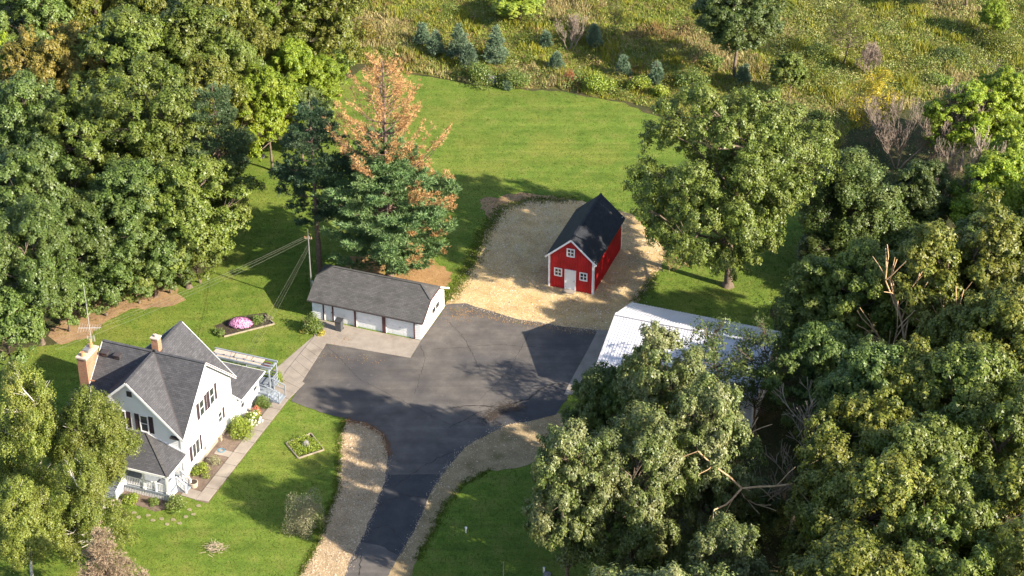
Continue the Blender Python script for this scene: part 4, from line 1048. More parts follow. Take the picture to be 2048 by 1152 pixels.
# ---------------------------------------------------------------- red barn
BK = at(1186, 589)
barn = empty('barn', BK, HROT); tag(barn, 'small red barn with black gable roof and white corner boards', 'barn')
BW, BD, BH, BR, BO = 4.66, 9.2, 3.88, 6.0, 0.32
PB_F = ('y', 0.0, -1); PB_R = ('x', 0.0, 1)
bsl = (BR-BH)/(BW/2)
b = MB(); ep = [(-BW,0),(0,0),(0,BH),(-BW/2,BR-0.03),(-BW,BH)]
b.face([(u,0,z) for u,z in ep]); b.face([(u,BD,z) for u,z in ep][::-1]); b.face([(0,0,0),(0,BD,0),(0,BD,BH),(0,0,BH)]); b.face([(-BW,BD,0),(-BW,0,0),(-BW,0,BH),(-BW,BD,BH)])
b.build('wall', M['barn_red'], barn)
rb = MB(); n = 16
for k in range(1, n):
    u = -BW+BW*k/n; zt = BR-0.1-abs(u+BW/2)*bsl
    wbox(rb, PB_F, u-0.035, u+0.035, 0.02, zt, 0.0, 0.05)
for k in range(1, 31): wbox(rb, PB_R, BD*k/31-0.035, BD*k/31+0.035, 0.02, BH-0.1, 0.0, 0.05)
rb.build('wall_ribs', M['barn_red'], barn, kind='stuff')
for (pl, u0, u1) in ((PB_F,-BW-0.06,-BW+0.14),(PB_F,-0.14,0.06),(PB_R,0.0,0.14),(PB_R,BD-0.14,BD)): wbox(MB(), pl, u0, u1, 0, BH, 0.052, 0.085).build('corner_board', M['trim'], barn)
ze3 = BH-BO*bsl
for sx in (-1, 1):
    x1 = -BW/2+sx*(BW/2+BO)
    MB().slab([(-BW/2,-0.22,BR),(x1,-0.22,ze3),(x1,BD+0.22,ze3),(-BW/2,BD+0.22,BR)], 0.12).build('roof_slope', M['black_roof'], barn)
    MB().bar((-BW/2,-0.245,BR-0.07),(x1+sx*0.02,-0.245,ze3-0.07),0.04,0.17).build('rake_trim', M['trim'], barn)
MB().bar((-BW/2,-0.22,BR+0.015),(-BW/2,BD+0.22,BR+0.015),0.24,0.05).build('ridge_cap', M['black_roof'], barn)
dr = wbox(MB(), PB_F, -2.86, -1.92, 0.12, 2.28, 0.0, 0.056).build('door', M['door_white'], barn)
wbox(MB(), PB_F, -2.02, -1.97, 1.1, 1.2, 0.058, 0.11).build('handle', M['metal'], dr)
f = MB(); wbox(f, PB_F, -2.98, -2.86, 0.05, 2.40, 0.0, 0.12); wbox(f, PB_F, -1.92, -1.80, 0.05, 2.40, 0.0, 0.12); wbox(f, PB_F, -2.86, -1.92, 2.28, 2.40, 0.0, 0.12); f.build('door_frame', M['trim'], barn)
MB().box(-3.0,-1.78,-0.75,-0.07,0,0.12).build('doorstep', M['concrete'], barn)
for u, z in ((-3.98,1.55),(-1.33,1.55),(-2.70,4.05)): window(barn, PB_F, u, u+0.62, z, z+0.72, 2, 2, 0.11, 0.07)

# ---------------------------------------------------------------- white metal shed
SB = at(1265, 603, 3.45); SB.z = 0
shed = empty('shed', SB, HROT); tag(shed, 'wide shed with ribbed white metal roof beside the asphalt yard', 'shed')
SW_, SD, SH, SR = 15.0, 11.2, 3.35, 5.5
ssl = (SR-SH)/(SD/2)
w = MB(); ep = [(0.3,-SD+0.3),(0.3,-0.3)]
pr = [(-SD+0.3,0),(-0.3,0),(-0.3,SH),(-SD/2,SR-0.15),(-SD+0.3,SH)]
w.face([(0.3,u,z) for u,z in pr][::-1]); w.face([(SW_-0.3,u,z) for u,z in pr])
w.face([(0.3,-SD+0.3,0),(SW_-0.3,-SD+0.3,0),(SW_-0.3,-SD+0.3,SH),(0.3,-SD+0.3,SH)]); w.face([(SW_-0.3,-0.3,0),(0.3,-0.3,0),(0.3,-0.3,SH),(SW_-0.3,-0.3,SH)])
w.build('wall', M['panel_white'], shed)
wr = MB()
for k in range(1, 48): wr.box(0.3+k*0.305-0.025, 0.3+k*0.305+0.025, -SD+0.26, -SD+0.3, 0, SH)
for k in range(1, 35): wr.box(SW_-0.3, SW_-0.265, -SD+0.3+k*0.305-0.025, -SD+0.3+k*0.305+0.025, 0, SH)
wr.build('wall_ribs', M['panel_white'], shed, kind='stuff')
npan = 17; pw = SW_/npan; meshes = []
for sgn in (1, -1):
    m = MB(); y1 = SD/2; n0 = Vector((0, -0 if sgn else 0, 1))
    Z = lambda y: SR-ssl*abs(y)
    ya, yb = (0.0, SD/2) if sgn > 0 else (-SD/2, 0.0)
    P3 = [(0.004,ya,Z(ya)),(pw-0.004,ya,Z(ya)),(pw-0.004,yb,Z(yb)),(0.004,yb,Z(yb))]
    m.slab(P3, 0.05)
    for k in range(3):
        x = 0.06+k*pw/3
        m.bar((x,ya,Z(ya)+0.01),(x,yb,Z(yb)+0.01),0.05,0.05)
    meshes.append(m.mesh('roof_panel', M['panel_white']))
for me in meshes:
    for k in range(npan): link_mesh('roof_panel', me, shed, (k*pw, -SD/2, 0))
MB().bar((-0.02,-SD/2,SR+0.075),(SW_+0.02,-SD/2,SR+0.075),0.42,0.06).build('ridge_cap', M['panel_white'], shed)
for x in (-0.03, SW_+0.03):
    MB().bar((x,-SD/2,SR-0.06),(x,0.02,SH-0.06),0.05,0.2).build('rake_trim', M['panel_white'], shed); MB().bar((x,-SD/2,SR-0.06),(x,-SD-0.02,SH-0.06),0.05,0.2).build('rake_trim', M['panel_white'], shed)
MB().box(SW_-0.36,SW_-0.24,-SD+0.18,-SD+0.3,0,SH-0.05).build('corner_trim', M['trim'], shed)
MB().box(0.24,0.298,-SD+2.5,-SD+6.5,0,2.9).build('sliding_door', M['door_white'], shed)

# ================================================================== TREES
proto('round_oak', seed=11, R=6.2, H=17, nclump=120, per=659, cr=(0.9, 1.65))
proto('broad_oak', seed=12, R=6.6, H=16, nclump=125, per=659, cr=(0.85, 1.6), lobe=0.45, base=0.18)
proto('tall_oak', seed=13, R=5.2, H=18, nclump=125, per=614, cr=(0.8, 1.5), top=0.75, base=0.15, lobe=0.4)
proto('full_maple', seed=14, R=6.0, H=16, nclump=130, per=682, cr=(0.9, 1.5), base=0.12, top=0.8, lobe=0.35)
proto('airy_tree', seed=15, R=5.0, H=14, nclump=105, per=523, cr=(0.7, 1.3), base=0.15, lobe=0.5, leaf=0.19, top=0.85, trunk_r=0.2)
proto('young_tree', seed=16, R=3.0, H=7.5, nclump=60, per=477, cr=(0.5, 0.9), base=0.08, lobe=0.4, leaf=0.17, trunk_r=0.11)
proto('thin_tree', seed=17, R=4.2, H=12, nclump=90, per=63, cr=(0.5, 1.1), base=0.15, lobe=0.5, leaf=0.17, trunk_r=0.14)
proto('drooping_tree', seed=18, R=6.0, H=14, nclump=120, per=568, cr=(0.8, 1.5), base=0.05, lobe=0.45, droop=0.35, leaf=0.2, top=0.7)
proto('clumpy_oak', seed=19, R=6.5, H=17, nclump=95, per=978, cr=(1.0, 1.75), base=0.1, lobe=0.6, leaf=0.2, fill=0.2)
proto('clumpy_oak_two', seed=23, R=6.0, H=16, nclump=85, per=978, cr=(0.9, 1.7), base=0.08, lobe=0.7, leaf=0.2, fill=0.2, top=0.7)
proto('barn_oak', seed=21, R=9.6, H=19.5, nclump=215, per=940, cr=(1.0, 1.9), base=0.14, lobe=0.45, trunk_r=0.5, fill=0.3, leaf=0.2)
proto('birch', seed=22, R=4.4, H=14, nclump=120, per=750, cr=(0.6, 1.15), base=0.12, droop=0.45, leaf=0.125, lobe=0.5, bark='birch_bark', trunk_r=0.17, top=0.7, flat=0.9, fill=0.4)
proto('birch_two', seed=25, R=4.2, H=12.5, nclump=115, per=750, cr=(0.6, 1.15), base=0.10, droop=0.5, leaf=0.125, lobe=0.55, bark='birch_bark', trunk_r=0.15, top=0.75, flat=0.9, fill=0.4)

tr_r = random.Random(77)
def T(pn, px, py, R, H, leaf, name, label, group=None, bark=None, rz=None, cat='tree'):
    p = at(px, py, H*0.6); p.z = 0
    return plant(pn, p, R, H, tr_r.uniform(0, 6.28) if rz is None else rz, name, label, cat, leaf, bark, group)
LW = 'trees of the left wood'; RW = 'trees of the right wood'; MT = 'trees of the meadow'
for a in [
 # --- left wood
 ('round_oak', 268,150,7.0,18,'oak','oak_tree','pale-tipped oak at the upper middle of the left wood, left of its twin', LW),
 ('tall_oak', 372,135,6.4,18,'oak','oak_tree','pale-tipped oak of the left wood just left of the bare grey tree', LW),
 ('broad_oak', 205,290,6.8,17,'oak','oak_tree','dull green oak in the heart of the left wood below the amber tree', LW),
 ('clumpy_oak', 325,290,7.2,18,'oak','oak_tree','largest dull green oak in the centre of the left wood', LW),
 ('airy_tree', 425,215,4.6,16,'olive','oak_tree','olive tree between the big central oak and the tall scots pine', LW),
 ('clumpy_oak_two', 255,440,6.2,14,'maple','maple_tree','green maple over the bare earth at the foot of the left wood', LW),
 ('full_maple', 362,425,6.2,14.5,'oak','oak_tree','low oak at the right front corner of the left wood beside the scots pine', LW),
 ('full_maple', 170,480,5.2,12,'deep','maple_tree','dark tree in the gap behind the tv antenna mast', LW),
 ('clumpy_oak_two', 60,275,6.0,17,'maple','maple_tree','grey-green maple at the left picture edge below the amber tree', LW),
 ('full_maple', 62,410,6.2,16,'maple','maple_tree','bluish green maple at the left picture edge, middle of three', LW),
 ('clumpy_oak', 62,540,5.4,14,'maple','maple_tree','leafy maple at the left picture edge above the house shadow', LW),
 ('young_tree', 15,640,4.0,9,'maple','maple_tree','lowest small maple at the left picture edge touching the lawn', LW),
 ('young_tree', 128,590,3.0,7,'maple','maple_tree','small green tree beside the antenna mast at the wood edge', LW),
 ('broad_oak', 150,165,5.4,16,'amber','oak_tree','amber brown oak in the upper left wood', LW),
 ('airy_tree', 60,180,4.6,15,'amber','oak_tree','smaller amber tree left of the amber brown oak near the left edge', LW),
 ('full_maple', 70,55,6.4,17,'maple','maple_tree','fresh green tree in the top left corner', LW),
 ('young_tree', 12,130,3.6,12,'lime','maple_tree','bright yellow-green tree at the left edge near the top', LW),
 ('tall_oak', 190,25,4.6,17,'olive','oak_tree','olive tree at the top edge right of the fresh green corner tree', LW),
 ('round_oak', 320,20,5.2,17,'olive','oak_tree','olive brown oak at the top edge above the pale-tipped oaks', LW),
 ('broad_oak', 425,55,4.8,16,'olive','oak_tree','olive oak at the top edge just left of the bare grey tree', LW),
 ('airy_tree', 515,120,3.8,13,'olive','maple_tree','yellowish tree below the bare grey tree', LW),
 ('tall_oak', 560,25,5.0,16,'oak','oak_tree','green oak at the top edge right of the bare grey tree', LW),
 ('airy_tree', 650,45,5.0,14,'olive','maple_tree','yellow-flecked tree at the top edge beside the meadow', LW),
 ('full_maple', 590,150,3.9,11,'lime','maple_tree','bright lime tree left of the half-dead white pine, left one of two', LW),
 ('airy_tree', 645,165,3.6,9,'lime','maple_tree','bright lime tree touching the dead top of the white pine', LW),
 ('airy_tree', 535,215,4.0,13,'lime','maple_tree','yellow-green tree behind the scots pine at the lawn corner', LW),
 ('broad_oak', 478,160,4.2,15,'oak','oak_tree','dull oak wedged above the scots pine', LW),
 ('full_maple', 600,235,3.2,9,'deep','maple_tree','dark low tree between the lime trees and the dark pine', LW),
 ('round_oak', 90,-60,6.0,17,'oak','oak_tree','oak behind the top left corner of the wood', LW),
 ('broad_oak', 250,-60,6.0,17,'olive','oak_tree','oak beyond the top edge of the left wood', LW),
 ('round_oak', 420,-60,6.0,17,'oak','oak_tree','oak beyond the top edge behind the bare grey tree', LW),
 ('full_maple', 560,-70,6.0,16,'olive','maple_tree','tree beyond the top edge beside the meadow corner', LW),
 ('young_tree', 335,525,3.0,6,'maple','maple_tree','small tree hanging over the bare earth, right of the brush pile', LW),
 ('young_tree', 272,545,3.0,6,'oak','oak_tree','small tree hanging over the bare earth, left of the brush pile', LW),
 ('young_tree', 205,570,2.8,6,'maple','maple_tree','small tree at the left end of the bare earth', LW),
 ('young_tree', 395,505,2.8,6,'oak','oak_tree','small oak at the foot of the scots pine', LW),
 ('full_maple', 300,490,4.6,10,'maple','maple_tree','leafy tree in the second row above the brush pile', LW),
 # --- right wood
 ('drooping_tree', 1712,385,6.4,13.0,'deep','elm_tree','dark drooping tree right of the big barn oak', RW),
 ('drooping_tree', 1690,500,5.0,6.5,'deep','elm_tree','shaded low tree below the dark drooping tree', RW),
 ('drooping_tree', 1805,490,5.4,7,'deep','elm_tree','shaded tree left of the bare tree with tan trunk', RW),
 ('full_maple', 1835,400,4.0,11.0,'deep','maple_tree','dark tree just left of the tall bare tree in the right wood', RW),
 ('thin_tree', 1752,205,3.8,9.0,'yellow_leaf','maple_tree','thin yellow-leaved tree above the dark drooping tree', RW),
 ('airy_tree', 1935,235,4.6,11.0,'lime','maple_tree','yellow-green tree above the tall bare tree near the right edge', RW),
 ('full_maple', 2015,215,4.0,11.0,'lime','maple_tree','brightest lime tree at the right edge under the creek', RW),
 ('full_maple', 1990,400,5.2,13.0,'lime','maple_tree','lime tree right of the tall bare tree, lower one at the right edge', RW),
 ('airy_tree', 2040,310,4.0,12.0,'lime','maple_tree','lime tree cut by the right edge between two other lime trees', RW),
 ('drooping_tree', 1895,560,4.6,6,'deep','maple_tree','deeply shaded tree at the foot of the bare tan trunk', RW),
 ('full_maple', 1975,500,4.4,11.0,'maple','maple_tree','mid green tree under the lower lime tree at the right edge', RW),
 ('tall_oak', 1640,625,4.9,13,'oak','oak_tree','amber-tipped oak at the right end of the white shed roof', RW),
 ('full_maple', 1658,748,4.6,13,'maple','maple_tree','fresh green maple hanging over the right end of the shed', RW),
 ('round_oak', 1725,615,4.6,16.5,'oak','oak_tree','oak with brownish twigs behind the dead snag, left of it', RW),
 ('tall_oak', 1845,610,5.0,19.0,'olive','oak_tree','olive tree directly behind the forked dead snag', RW),
 ('tall_oak', 1985,610,5.7,20.0,'olive','oak_tree','tall olive tree under the shaded hollow near the right edge', RW),
 ('round_oak', 2045,600,5.5,19.0,'olive','oak_tree','olive tree cut by the right edge at mid height', RW),
 ('broad_oak', 1935,720,5.7,19.0,'olive','oak_tree','spreading olive tree right of the forked dead snag', RW),
 ('round_oak', 2015,760,6.3,20.0,'olive','oak_tree','golden olive oak at the right edge below mid height', RW),
 ('full_maple', 1830,860,5.9,19.0,'olive','maple_tree','round olive tree right below the forked dead snag', RW),
 ('clumpy_oak_two', 1722,850,5.2,18.0,'maple','maple_tree','green tree left below the forked dead snag', RW),
 ('round_oak', 1925,870,6.1,20.0,'oak','oak_tree','oak in the middle of the lower right wood', RW),
 ('broad_oak', 1765,955,5.8,18,'olive','oak_tree','olive oak in the lower right wood right of the pale dead tree', RW),
 ('tall_oak', 1672,1075,5.3,16,'olive','oak_tree','yellowish oak at the bottom left of the right wood', RW),
 ('full_maple', 1850,1000,5.9,19.0,'oak','maple_tree','dull green tree low in the right wood, below the middle oak', RW),
 ('clumpy_oak', 2000,960,6.1,19.0,'oak','oak_tree','oak near the right edge in the lower right wood', RW),
 ('round_oak', 1765,1095,5.9,19.0,'olive','oak_tree','olive oak at the bottom edge right of the yellowish oak', RW),
 ('broad_oak', 1915,1105,5.9,19.0,'oak','oak_tree','oak at the bottom edge near the right corner', RW),
 ('round_oak', 2040,1100,5.9,19.0,'olive','oak_tree','olive oak in the bottom right corner', RW),
 # --- front oaks by the shed
 ('clumpy_oak', 1330,832,5.0,17.0,'silver_oak','oak_tree','big silvery oak in front of the white shed, hiding its near end', None),
 ('clumpy_oak_two', 1420,930,5.0,18.0,'silver_oak','oak_tree','silvery oak before the right half of the shed, above the broken bare limbs', None),
 ('clumpy_oak_two', 1140,1005,4.5,18.0,'silver_oak','oak_tree','cream-tipped oak on the left, beside the dark front lawn', None),
 ('clumpy_oak', 1268,1010,5.2,17.0,'silver_oak','oak_tree','low silvery oak right of the cream-tipped oak', None),
 ('clumpy_oak_two', 1455,1190,4.6,15.0,'silver_oak','oak_tree','small silvery oak at the bottom edge under the broken bare limbs', None),
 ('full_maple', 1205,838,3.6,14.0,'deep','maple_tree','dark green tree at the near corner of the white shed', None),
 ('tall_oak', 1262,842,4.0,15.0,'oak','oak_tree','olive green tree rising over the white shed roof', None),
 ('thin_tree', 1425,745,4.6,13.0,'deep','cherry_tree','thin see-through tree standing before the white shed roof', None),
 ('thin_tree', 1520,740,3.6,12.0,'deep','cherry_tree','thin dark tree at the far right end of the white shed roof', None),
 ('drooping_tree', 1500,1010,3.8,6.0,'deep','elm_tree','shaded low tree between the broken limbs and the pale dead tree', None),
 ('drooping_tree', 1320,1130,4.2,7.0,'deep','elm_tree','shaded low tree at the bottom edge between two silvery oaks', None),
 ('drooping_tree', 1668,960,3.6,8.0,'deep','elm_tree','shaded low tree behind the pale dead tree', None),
 # --- outside the frame, they throw the shade that reaches into it
 ('round_oak', 1235,1335,6.3,19.0,'silver_oak','oak_tree','oak below the bottom edge in front of the dark lawn', None),
 ('clumpy_oak', 1375,1345,6.0,19.0,'silver_oak','oak_tree','oak below the bottom edge right of the white pole', None),
 ('full_maple', 1560,1390,6.3,19.0,'oak','oak_tree','oak below the bottom edge near the pale dead tree', None),
 ('round_oak', 1700,1260,6.3,19.0,'olive','oak_tree','first oak below the bottom edge of the right wood', RW),
 ('broad_oak', 1880,1270,6.3,19.0,'oak','oak_tree','second oak below the bottom edge of the right wood', RW),
 ('clumpy_oak', 2060,1250,6.3,19.0,'olive','oak_tree','oak beyond the bottom right corner', RW),
 ('round_oak', 2170,450,6.0,15.0,'olive','oak_tree','oak beyond the right edge beside the lime trees', RW),
 ('broad_oak', 2170,680,6.3,19.0,'oak','oak_tree','oak beyond the right edge at mid height', RW),
 ('full_maple', 2170,900,6.3,19.0,'olive','oak_tree','oak beyond the right edge low down', RW),
 # --- meadow
 ('round_oak', 1478,35,5.4,13,'deep','maple_tree','large dark round tree at the top edge of the meadow', MT),
 ('young_tree', 1582,140,2.8,6.5,'oak','oak_tree','small round oak above the big barn oak', MT),
 ('young_tree', 1040,0,4.2,5,'bright_shrub','maple_tree','bright green bushy tree cut by the top edge', MT),
 ('thin_tree', 1232,20,1.6,6,'olive','maple_tree','slender young tree with a pale stem in the meadow shade', MT),
 ('thin_tree', 1695,55,3.4,8,'olive','willow_tree','sparse pale willow in the meadow right of the dark round tree', MT),
 ('round_oak', 1940,-85,5.0,12,'olive','maple_tree','tree whose pale trunk stands at the top edge above the creek', MT),
 ('airy_tree', 1990,30,2.2,5,'lime','maple_tree','small light green tree at the top edge right of the pale trunk', MT),
]:
    T(*a)
p = at(1456, 572)
plant('barn_oak', p, 8.9, 20.0, 2.2, 'oak_tree', 'biggest oak, standing right of the red barn and leaning over its roof', 'tree', 'oak')
birches = [('birch', 185, 870, 4.4, 13, 'birch clump whose white forked trunk shows beside the porch roof'),
           ('birch_two', 60, 860, 4.2, 13, 'birch at the left edge below the house shadow'),
           ('birch_two', 170, 1010, 3.6, 10, 'lower birch beside the brown dead conifer'),
           ('birch', 45, 1040, 4.0, 11, 'lowest birch at the left picture edge')]
for pn, px, py, R, H, lb in birches: T(pn, px, py, R, H, 'birch', 'birch_tree', lb, 'birches beside the house')
# visible white birch stems in front of the leaves
def stems(name, parent, loc_list, mat, sides=6):
    S = []; r = rs(5)
    for a, b, r0, r1 in loc_list:
        s, _ = bent(a, b, r0, r1, r, 5, 0.05); S += s
    return link_mesh(name, tube_mesh(name, S, M[mat], sides), parent)

# ---- the half-dead white pine behind the garage
PW = at(779, 558)
pine = empty('white_pine', PW); tag(pine, 'large white pine behind the garage, blue-green below with a dead orange-brown top', 'tree')
Hp = 24.5
def prof_live(t): return 8.3*(0.72+0.5*t if t < 0.2 else 0.82*(1-(t-0.2)/0.8)**0.75 + 0.10)
P_, D_, S_1, r = conifer(31, 16.4, 2.4, prof_live, 14, 12, rise=0.26, dens=38, clump=0.34, start=0.18)
orange = (P_[:, 0] > 2.2) & (wob(P_[:, 0]*0.7+P_[:, 2]*1.3, P_[:, 1]+P_[:, 2], 33, 4.5) > 0.15)
link_mesh('crown', tri_mesh('pine_crown', needle_tufts(P_[~orange], D_[~orange], 0.38, 0.10, 6, r), M['pine']), pine)
P2, D2, S_2, r2 = conifer(37, Hp, 11.5, lambda t: 5.4*(1-t)**0.75+0.5, 14, 8, rise=0.55, dens=17, clump=0.16, start=0.55, sag=0.05)
kk = (wob(P2[:, 0]*1.2, P2[:, 1]+P2[:, 2]*0.8, 38, 3.2) > -0.6) & (r2.rand(len(P2)) < 0.85)
Po = np.concatenate([P_[orange], P2[kk]]); Do = np.concatenate([D_[orange], D2[kk]])
link_mesh('dead_needles', tri_mesh('dead_needles', needle_tufts(Po, Do, 0.30, 0.05, 6, r2), M['dead_needle']), pine)
s, _ = bent((0,0,-0.2),(0.1,0.1,Hp-0.2),0.42,0.04, rs(3), 8, 0.006)
link_mesh('trunk', tube_mesh('pine_trunk', s+[seg((0,0,-0.2),(0,0,0.6),0.62,0.42)], M['pine_bark'], 8), pine)
link_mesh('branches', tube_mesh('pine_branches', S_1+S_2, M['pine_bark'], 4), pine)

def conifer_tree(name, label, loc, H, zlo, prof, nw, pw, mat, seed, bark='pine_bark', tuft=0.3, tw=0.07, per=7, dens=16, rise=0.15, clump=0.4, start=0.3, tr=0.25, group=None, cat='tree', sag=0.05, thin=None):
    root = empty(name, loc); tag(root, label, cat, group)
    P, D, S, r = conifer(seed, H, zlo, prof, nw, pw, rise=rise, dens=dens, clump=clump, start=start, sag=sag)
    if thin: k = r.rand(len(P)) < thin; P = P[k]; D = D[k]
    link_mesh('crown', tri_mesh(name+'_crown', needle_tufts(P, D, tuft, tw, per, r), M[mat]), root)
    s, _ = bent((0,0,-0.2),(0,0,H-0.15), tr, 0.03, r, 6, 0.008)
    link_mesh('trunk', tube_mesh(name+'_trunk', s, M[bark], 7), root)
    link_mesh('branches', tube_mesh(name+'_branches', S, M[bark], 4), root)
    return root
conifer_tree('scots_pine', 'tall slender scots pine with orange-brown trunk at the right edge of the left wood', at(452, 482), 18.5, 3.0, lambda t: 3.6*(0.75+0.5*t if t < .5 else 1.0*(1-(t-.5)/.5*.7)), 13, 6, 'scots_pine', 41, per=8, dens=44, clump=0.6, rise=0.1)
conifer_tree('dark_pine', 'dark pine with a long bare trunk left of the half-dead white pine', at(640, 548), 20.0, 6.5, lambda t: 4.3*(0.7+0.6*t if t < .45 else 1.0*(1-(t-.45)/.55*.72)), 12, 6, 'dark_pine', 43, per=9, dens=48, clump=0.65, rise=0.12, tr=0.33)
conifer_tree('dead_spruce', 'brown dead conifer at the bottom edge right of the birches', at(228, 1262), 10.5, 0.4, lambda t: 3.5*(1-t)**0.85+0.15, 22, 7, 'brown_needle', 45, dens=34, clump=0.35, start=0.15, rise=0.3, tr=0.12, per=6, tuft=0.24, tw=0.045, thin=0.9)
conifer_tree('dead_spruce', 'smaller brown dead conifer in the bottom edge, right of the other brown one', at(300, 1250), 5.5, 0.3, lambda t: 2.0*(1-t)**0.85+0.15, 16, 7, 'brown_needle', 46, dens=22, clump=0.35, start=0.15, rise=0.25, tr=0.07, per=5, tuft=0.18, tw=0.04, thin=0.7)
SPL = [(918,118,4.2,'upper left one of two big bluish spruces in the meadow'),(992,122,4.2,'upper right one of two big bluish spruces in the meadow'),(938,136,3.0,'bluish spruce hugging the foot of the left big spruce'),
       (872,110,3.0,'slim grey-green spruce left of the big bluish pair'),(1092,92,1.8,'small bluish spruce in the brown weeds left of the bare shrub'),(1188,92,2.8,'grey-green spruce right of the bare shrub'),
       (1112,140,2.2,'short spruce just left of the reddish shrub'),(1246,150,2.4,'bluish spruce above the bushes by the lawn, left of its twin'),(1312,165,2.4,'bluish spruce above the bushes by the lawn, right of its twin'),
       (1486,165,2.2,'lone dark spruce behind the barn oak crown'),(1014,178,1.0,'tiny spruce at the lawn edge left of the bushes'),(845,88,2.6,'faint grey spruce near the dead pine top')]
for i, (px, py, h, lb) in enumerate(SPL):
    conifer_tree('spruce', lb, at(px, py), h*1.1, 0.1, lambda t, h=h: h*0.36*(1-t)**0.8+0.1, 13, 7, 'spruce', 50+i, dens=40, clump=0.4, start=0.1, tr=0.06, per=5, tuft=0.24, tw=0.06, group='young spruces in the meadow')

# ---- bare and dead trees
bare_tree('bare_tree', 'grey bare twiggy tree in the upper part of the left wood', 'tree', at(478, 130), 12, 61, M['grey_twig'], depth=4, group=None, rad=0.16)
bare_tree('bare_tree', 'tall bare tree with a tan trunk in the right wood', 'tree', at(1905, 505), 14.5, 62, M['tan_wood'], depth=5, up=0.55, spread=0.5, rad=0.2, minr=0.028, twig=M['grey_twig'])
bare_tree('bare_tree', 'bare leafless tree above the dark drooping tree, left of two', 'tree', at(1795, 335), 9.5, 63, M['grey_twig'], depth=5, stems=3, up=0.5, rad=0.12, minr=0.014)
bare_tree('bare_tree', 'bare tree with a dark forked trunk above the dark drooping tree, right of two', 'tree', at(1850, 345), 11, 64, M['grey_twig'], depth=5, up=0.5, rad=0.2, minr=0.022)
bare_tree('bare_shrub', 'low grey bare thicket in the meadow above the yellow-leaved tree', 'shrub', at(1735, 150), 4.5, 65, M['grey_twig'], depth=5, stems=4, up=0.4, rad=0.07, minr=0.014)
bare_tree('bare_shrub', 'bare grey shrub standing in the brown weeds of the meadow', 'shrub', at(1140, 100), 4.6, 66, M['grey_twig'], depth=4, stems=4, up=0.6, rad=0.06, minr=0.014)
bare_tree('bare_tree', 'thin bare tree beyond the tall bare tree near the right edge', 'tree', at(1875, 420), 9, 67, M['grey_twig'], depth=5, stems=2, up=0.5, rad=0.1)
bare_tree('dead_snag', 'forked dead snag with pale bare limbs in the right wood', 'dead tree', at(1785, 892), 19.0, 71, M['tan_wood'], depth=3, up=0.35, spread=0.75, rad=0.3, first=0.42, minr=0.05)
bare_tree('dead_tree', 'pale bony dead tree at the right end of the shed', 'dead tree', at(1583, 1065), 15.0, 72, M['dead_wood'], depth=4, up=0.35, spread=0.7, rad=0.22, twig=M['dead_wood'], minr=0.035, first=0.4)
bare_tree('dead_tree', 'broken tree with crooked bare orange-tan limbs under the silvery oaks', 'dead tree', at(1432, 1222), 15.0, 73, M['tan_wood'], depth=3, up=-0.02, spread=1.0, rad=0.26, lean=(-0.15, 0.0), first=0.6, minr=0.04)
bare_tree('dead_branch', 'bundle of dead brown twigs hanging at the left foot of the barn oak', 'branch', at(1345, 545), 2.6, 74, M['tan_wood'], depth=4, stems=3, up=0.1, spread=0.8, rad=0.05, minr=0.012)

